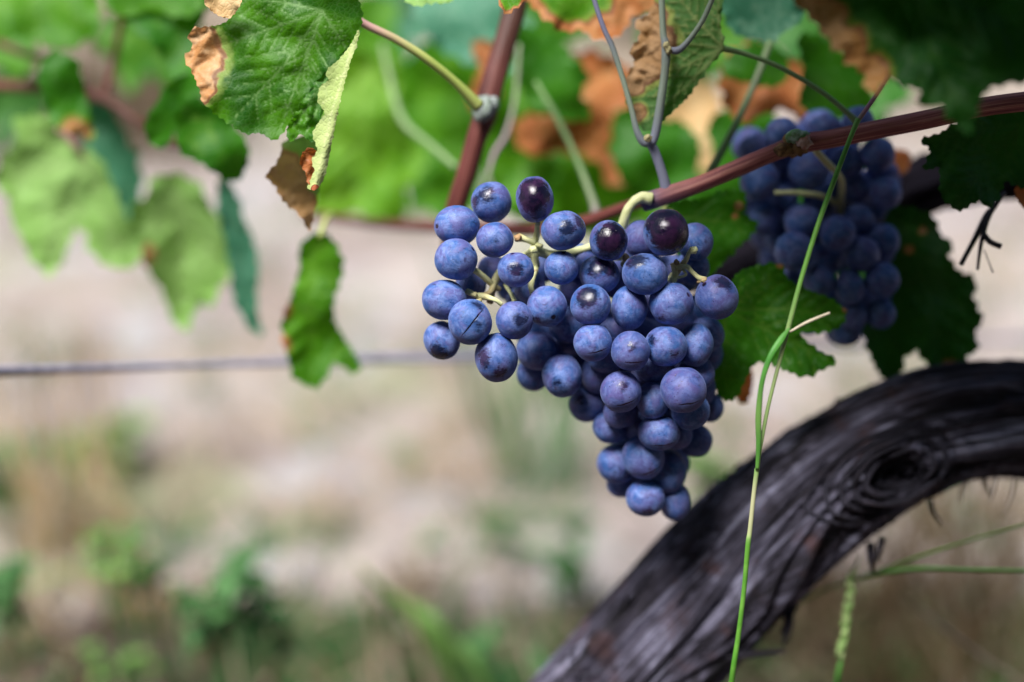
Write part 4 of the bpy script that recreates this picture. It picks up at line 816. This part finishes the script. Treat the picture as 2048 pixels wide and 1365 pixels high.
# grasses lower right
r = thing('wild_grass', P(1640, 1190, .70), 'slender light green grass blade rising to the right edge under the trunk', 'grass')
mb = MB(); ptube(mb, [(1560, 1225, .67, 3, 0), (1650, 1180, .65, 6, .3), (1740, 1148, .63, 6, .2), (1850, 1110, .61, 6, .2), (1950, 1078, .60, 5, .2), (2100, 1035, .59, 5, .2)], 8, 8, flat=.4); mb.build('blade', M['weedy'], r)
r = thing('wild_grass', P(1750, 1146, .67), 'broad dark green grass blade lying level towards the lower right edge', 'grass')
mb = MB(); ptube(mb, [(1690, 1165, .63, 3, .3), (1760, 1148, .62, 8, 0), (1840, 1138, .61, 10, 0), (1940, 1140, .60, 9, 0), (2110, 1143, .60, 9, 0)], 8, 8, flat=.35); mb.build('blade', M['grassdark'], r)
r = thing('flowering_grass', P(1672, 1370, .66), 'green grass seed head upright below the trunk at lower right', 'grass')
mb = MB(); ptube(mb, [(1720, 1110, .62, 2, .3), (1700, 1180, .62, 3, .3), (1690, 1290, .62, 3, .3), (1672, 1375, .625, 6, 0), (1650, 1600, .69, 7, 0)], 6, 8); mb.build('stalk', M['grassdark'], r)
mb = MB()
for k in range(64):
    t = k / 63; x = 1706 - 24 * t + random.uniform(-7, 7); y = 1140 + 175 * t
    blob(mb, P(x, y, .617 + random.uniform(-.001, .001)), .0009, .0017, .0009, n=5, amp=.3, seed=k, tint=random.uniform(.1, .6))
mb.build('seeds', M['grass'], r)
r = thing('dry_straw', P(1830, 1215, .74), 'single thin tan straw lying diagonally in the lower right corner', 'straw')
mb = MB(); ptube(mb, [(1800, 1190, .75, 2), (1880, 1250, .73, 3.5), (1960, 1310, .71, 4), (2080, 1385, .70, 4)], 6, 6); mb.build('stalk', M['straw'], r)

# ------------------------------------------------------------------ plants on the ground
def ribbon(mb, p0, dirv, L, w, droop, mi=0, tint=0.0, n=5):
    """one curved leaf blade"""
    side = dirv.cross(Vector((0, 0, 1))); side = side.normalized() if side.length > 1e-3 else Vector((1, 0, 0))
    side = (Matrix.Rotation(random.uniform(0, 3.1), 3, dirv.normalized()) @ side)
    vs = []; p = p0.copy(); dcur = dirv.normalized()
    for i in range(n + 1):
        t = i / n; ww = w * (1 - t) ** .6 * min(1, .4 + 2 * t)
        vs += [p - side * ww / 2, p + side * ww / 2]
        dcur = (dcur + Vector((0, 0, -droop / n))).normalized(); p = p + dcur * (L / n)
    mb.add(vs, [(2 * i, 2 * i + 1, 2 * i + 3, 2 * i + 2) for i in range(n)], None, mi, tint)
def lsurf(mb, c, L, wdt, yaw, tilt, lobes=0):
    """small ovate leaf with a fold down its middle"""
    Rm = Matrix.Rotation(yaw, 3, 'Z') @ Matrix.Rotation(tilt, 3, 'Y'); vs = [c.copy()]; K = 12
    for k in range(K + 1):
        a = math.pi * 2 * k / K
        rr = 1 + lobes * math.cos(5 * a)
        x = L * (.5 + .5 * math.cos(a) * rr); y = wdt * .5 * math.sin(a) * rr; z = abs(y) * .35 - .2 * x * x / L
        vs.append(c + Rm @ Vector((x, y, z)))
    vs[0] = c + Rm @ Vector((L * .45, 0, -.09 * L))
    mb.add(vs, [(0, k, k + 1) for k in range(1, K + 1)])
def weed(label, x, y, d, n, size, spread=.05, mat='weed', stems=5):
    size *= .8; spread *= 1.25; n += 1
    """(x, y, d): where its leaves cluster; the stems run down to the ground below"""
    c = P(x, y, d); g = Vector((c.x, c.y, 0)); root = thing('weed', g, label, 'weed', 'leafy weeds on the ground')
    ms = MB(); ml = MB()
    for s in range(stems):
        top = c + Vector((random.uniform(-spread, spread), random.uniform(-spread, spread) * .6, random.uniform(-.5, 1) * spread))
        mid = (g + top) / 2 + Vector((random.uniform(-.01, .01), 0, .01))
        pts = [Vector(p) for p in crom([g, mid, top], 5)]; tube(ms, pts, [.0012] * len(pts), 6)
        for k in range(n):
            q = top + (pts[-3] - top) * random.uniform(0, 1) * min(1, 3 * spread / max((top - pts[-3]).length, .001))
            lsurf(ml, q, size * random.uniform(.7, 1.2), size * random.uniform(.55, .8), random.uniform(0, 6.28), random.uniform(-.7, .3), .12)
    ms.build('stem', M['weed'], root); ml.build('leaves', M[mat], root)
weed('leafy green weed at lower left of centre, the tallest weed', 440, 1185, .88, 6, .020, .027, stems=9)
weed('blue green lower tier weed directly under the tallest weed', 490, 1250, .93, 7, .020, .022, 'weed', 5)
weed('small bright weed left of the tallest weed', 225, 1085, .98, 6, .017, .016, 'weedy')
weed('low weed between the small bright weed and the tallest weed', 325, 1130, 1.02, 5, .020, .022, 'weed', 4)
weed('dark green weed cut by the left edge near the lower corner', -5, 1175, .95, 6, .028, .022)
weed('green weed far back on the pale ground near the left edge', 0, 935, 1.3, 6, .03, .03)
weed('weed at the bottom edge under the tallest weed', 235, 1330, .98, 6, .014, .016, 'weedy')
weed('low weed at the bottom near the trunk foot', 1010, 1340, .95, 6, .020, .03)
weed('pale weed on the open ground below the bunch tip', 930, 1110, 1.3, 3, .026, .045, 'weed', 4)
weed('faint green weed on the open ground at left', 225, 905, 1.5, 5, .04, .035, 'weedy', 4)
weed('weed behind the trunk just right of the bunch tip', 1450, 955, 1.2, 7, .026, .03, 'weedy')
weed('green weed right of the long bright blades near the bottom', 1120, 1120, 1.15, 6, .026, .035)

# bright green blades in the lower middle
def tuft(label, x, y, n, L, wd, mat, lean, spread=.02, name='grass_tuft', droop=.5):
    g = G(x, y); root = thing(name, g, label, 'grass', 'grass tufts')
    mb = MB()
    for k in range(n):
        dv = Vector((lean + random.uniform(-.35, .35), random.uniform(-.3, .3), 1)).normalized()
        ribbon(mb, g + Vector((random.uniform(-spread, spread), random.uniform(-spread, spread), 0)), dv, L * random.uniform(.6, 1.1), wd * random.uniform(.7, 1.3), droop * random.uniform(.4, 1.4))
    mb.build('blades', M[mat], root)
r = thing('wild_grass', P(950, 1600, .95), 'bright green broad blades rising to the left in the lower middle', 'grass')
for q in [[(1000, 1600, .95, 9), (900, 1340, .90, 13), (800, 1215, .88, 11), (712, 1125, .87, 3)], [(980, 1600, .96, 8), (890, 1290, .90, 14), (840, 1225, .90, 12), (770, 1180, .9, 3)],
        [(960, 1600, .95, 8), (905, 1330, .92, 13), (880, 1260, .92, 9), (850, 1200, .92, 3)], [(1060, 1600, .95, 8), (960, 1350, .92, 11), (910, 1290, .92, 9), (870, 1250, .92, 3)]]:
    mb = MB(); ptube(mb, q, 6, 6, flat=.25); mb.build('blade', M['weedy'], r)
r = thing('dry_straw', P(760, 1600, .95), 'thin pale upright stalks in the lower middle beside the bright broad blades', 'straw')
for q in [[(780, 1600, .88, 5), (745, 1290, .86, 4), (718, 1130, .85, 2)], [(910, 1600, .88, 5), (850, 1330, .85, 4), (805, 1180, .85, 2)], [(510, 1600, .95, 6), (560, 1250, .95, 4), (640, 900, .96, 1.5)], [(1080, 1400, .9, 4), (1000, 1180, .9, 3), (960, 1050, .9, 1.5)]]:
    mb = MB(); ptube(mb, q, 6, 6); mb.build('stalk', M['straw'], r)
tuft('dark green grass tuft at the bottom edge under the tall leafy weed', 520, 1380, 34, .06, .008, 'weed', 0, .08)
tuft('green grass tuft at the bottom centre by the trunk foot', 1050, 1370, 34, .09, .006, 'weed', .1, .08)
tuft('straw coloured tuft standing at the left side below the wire', 165, 1150, 34, .28, .005, 'gold', -.05, .06, droop=.15)
tuft('smaller straw tuft at the left leaning right', 330, 1245, 22, .12, .005, 'gold', -.7, .02, droop=.2)
tuft('tall faint green tuft behind the bunch on the pale ground', 1085, 1000, 30, .30, .008, 'weed', .0, .04, droop=.2)
tuft('brown dry grass tuft in the lower right corner behind the trunk', 1960, 1340, 90, .24, .005, 'straw_dark', -.1, .14, droop=.5)
tuft('brown dry grass tuft right of the seed head', 1780, 1330, 70, .18, .005, 'straw_dark', .1, .12, droop=.5)
tuft('tan grass tuft behind the end of the trunk at the right edge', 2060, 1150, 60, .2, .005, 'straw_dark', .0, .1, droop=.4)
r = thing('wild_grass', G(-120, 1260), 'long pale blurred straw blade reaching in from the left edge', 'grass')
mb = MB(); ptube(mb, [(-60, 1225, 1.05, 7), (60, 1170, 1.08, 6), (160, 1130, 1.1, 6), (230, 1105, 1.12, 3)], 6, 6, flat=.3); mb.build('blade', M['weedy'], r)

def scatter(name, label, cat, mat, N_, ylim, L, wd, dens=None, droop=.7, xl=(-300, 2350)):
    mb = MB()
    for _ in range(N_):
        for _t in range(20):
            x = random.uniform(*xl); y = random.uniform(*ylim)
            if dens is None or random.random() < dens(x, y): break
        else: continue
        g = G(x, y)
        ribbon(mb, g, Vector((random.uniform(-.9, .9), random.uniform(-.9, .9), random.uniform(.15, 1))), L * random.uniform(.5, 1.3), wd * random.uniform(.6, 1.3), random.uniform(0, droop), n=3)
    o = mb.build(name, M[mat]); tag(o, label, cat, None, 'stuff')
clump = lambda s, f, th: (lambda x, y: 1.0 if noise.noise(Vector((x / s + f, y / s * 1.6, f))) > th else .04)
scatter('dry_grass', 'fallen straw and dry grass littering the pale ground', 'dry grass', 'straw', 4600, (300, 1090), .07, .0035, clump(160, 3, .02))
scatter('green_grass', 'short green grass and weeds covering the ground along the bottom edge', 'grass', 'weed', 5200, (1225, 1600), .04, .005, lambda x, y: clump(110, 8, .05)(x, y) * min(1, (y - 1200) / 150) * (1 if x > 480 else .22))
scatter('sparse_green_grass', 'thin scattered green grass on the pale ground farther back', 'grass', 'weed', 1200, (420, 1130), .06, .006, clump(150, 21, .18))
scatter('dry_grass', 'pale dry stalks among the green grass at the bottom edge', 'dry grass', 'straw', 900, (1180, 1600), .09, .003, clump(140, 33, .05))
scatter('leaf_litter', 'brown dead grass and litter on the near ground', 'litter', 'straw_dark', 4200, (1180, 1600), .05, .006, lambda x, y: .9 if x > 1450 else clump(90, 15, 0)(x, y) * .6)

# vines of the next row, far behind
def bush(label, x, y, h, wdt, n, mat='leaf_dark'):
    g = G(x, y); root = thing('distant_vine', g, label, 'vine', 'vines of the next row')
    mb = MB(); pts = [Vector(p) for p in crom([g, g + Vector((.05, 0, h * .3)), g + Vector((-.05, 0, h * .6))], 6)]; tube(mb, pts, [.04] * len(pts), 10, bumpy(5, .2)); mb.build('trunk', M['bark_dark'], root)
    ml = MB()
    for _ in range(n):
        c = g + Vector((random.gauss(0, wdt * .4), random.gauss(0, wdt * .25), h * .62 + random.gauss(0, h * .2)))
        if c.z < .08: continue
        lsurf(ml, c, .12, .12, random.uniform(0, 6.28), random.uniform(-1.2, 1.2), .15)
    ml.build('foliage', M[mat], root)
tuft('dark dead grass tuft far behind the leaves at top left', 90, 320, 150, .34, .012, 'straw_dark', 0, .30, droop=.4)
tuft('dark dead grass tuft far behind the gap left of the scorched tip', 300, 300, 130, .30, .012, 'straw_dark', 0, .22, droop=.4)
def shade_vine_row(label, x, y, h, wdt, n):  # unseen vines added behind the camera to cut the sky light
    g = Vector((x, y, 0)); root = thing('shade_vine', g, label, 'vine', 'vines added behind the photographer to block sky light')
    mb = MB(); pts = [Vector(p) for p in crom([g, g + Vector((.05, 0, h * .3)), g + Vector((-.05, 0, h * .7))], 6)]; tube(mb, pts, [.04] * len(pts), 10, bumpy(5, .2)); mb.build('trunk', M['bark_dark'], root)
    ml = MB()
    for _ in range(n):
        c = g + Vector((random.uniform(-.5, .5) * wdt, random.gauss(0, .16), random.uniform(.15, 1) * h))
        lsurf(ml, c, .15, .15, random.uniform(0, 6.28), random.uniform(-1.4, 1.4), .15)
    ml.build('foliage', M['leaf_dark'], root)
for k, (x, nm) in enumerate(((-1.2, 'leftmost'), (0, 'middle left'), (1.2, 'middle right'), (2.4, 'rightmost'))):
    shade_vine_row('leafy vine added behind the photographer to block sky light, %s, outside the frame' % nm, x, -1.0, 2.0, 1.35, 800)
bush('distant vine behind the top middle leaves', 1150, 60, 1.0, 1.2, 420)
bush('distant vine beyond the top right corner', 2000, 60, 1.0, 1.2, 420)
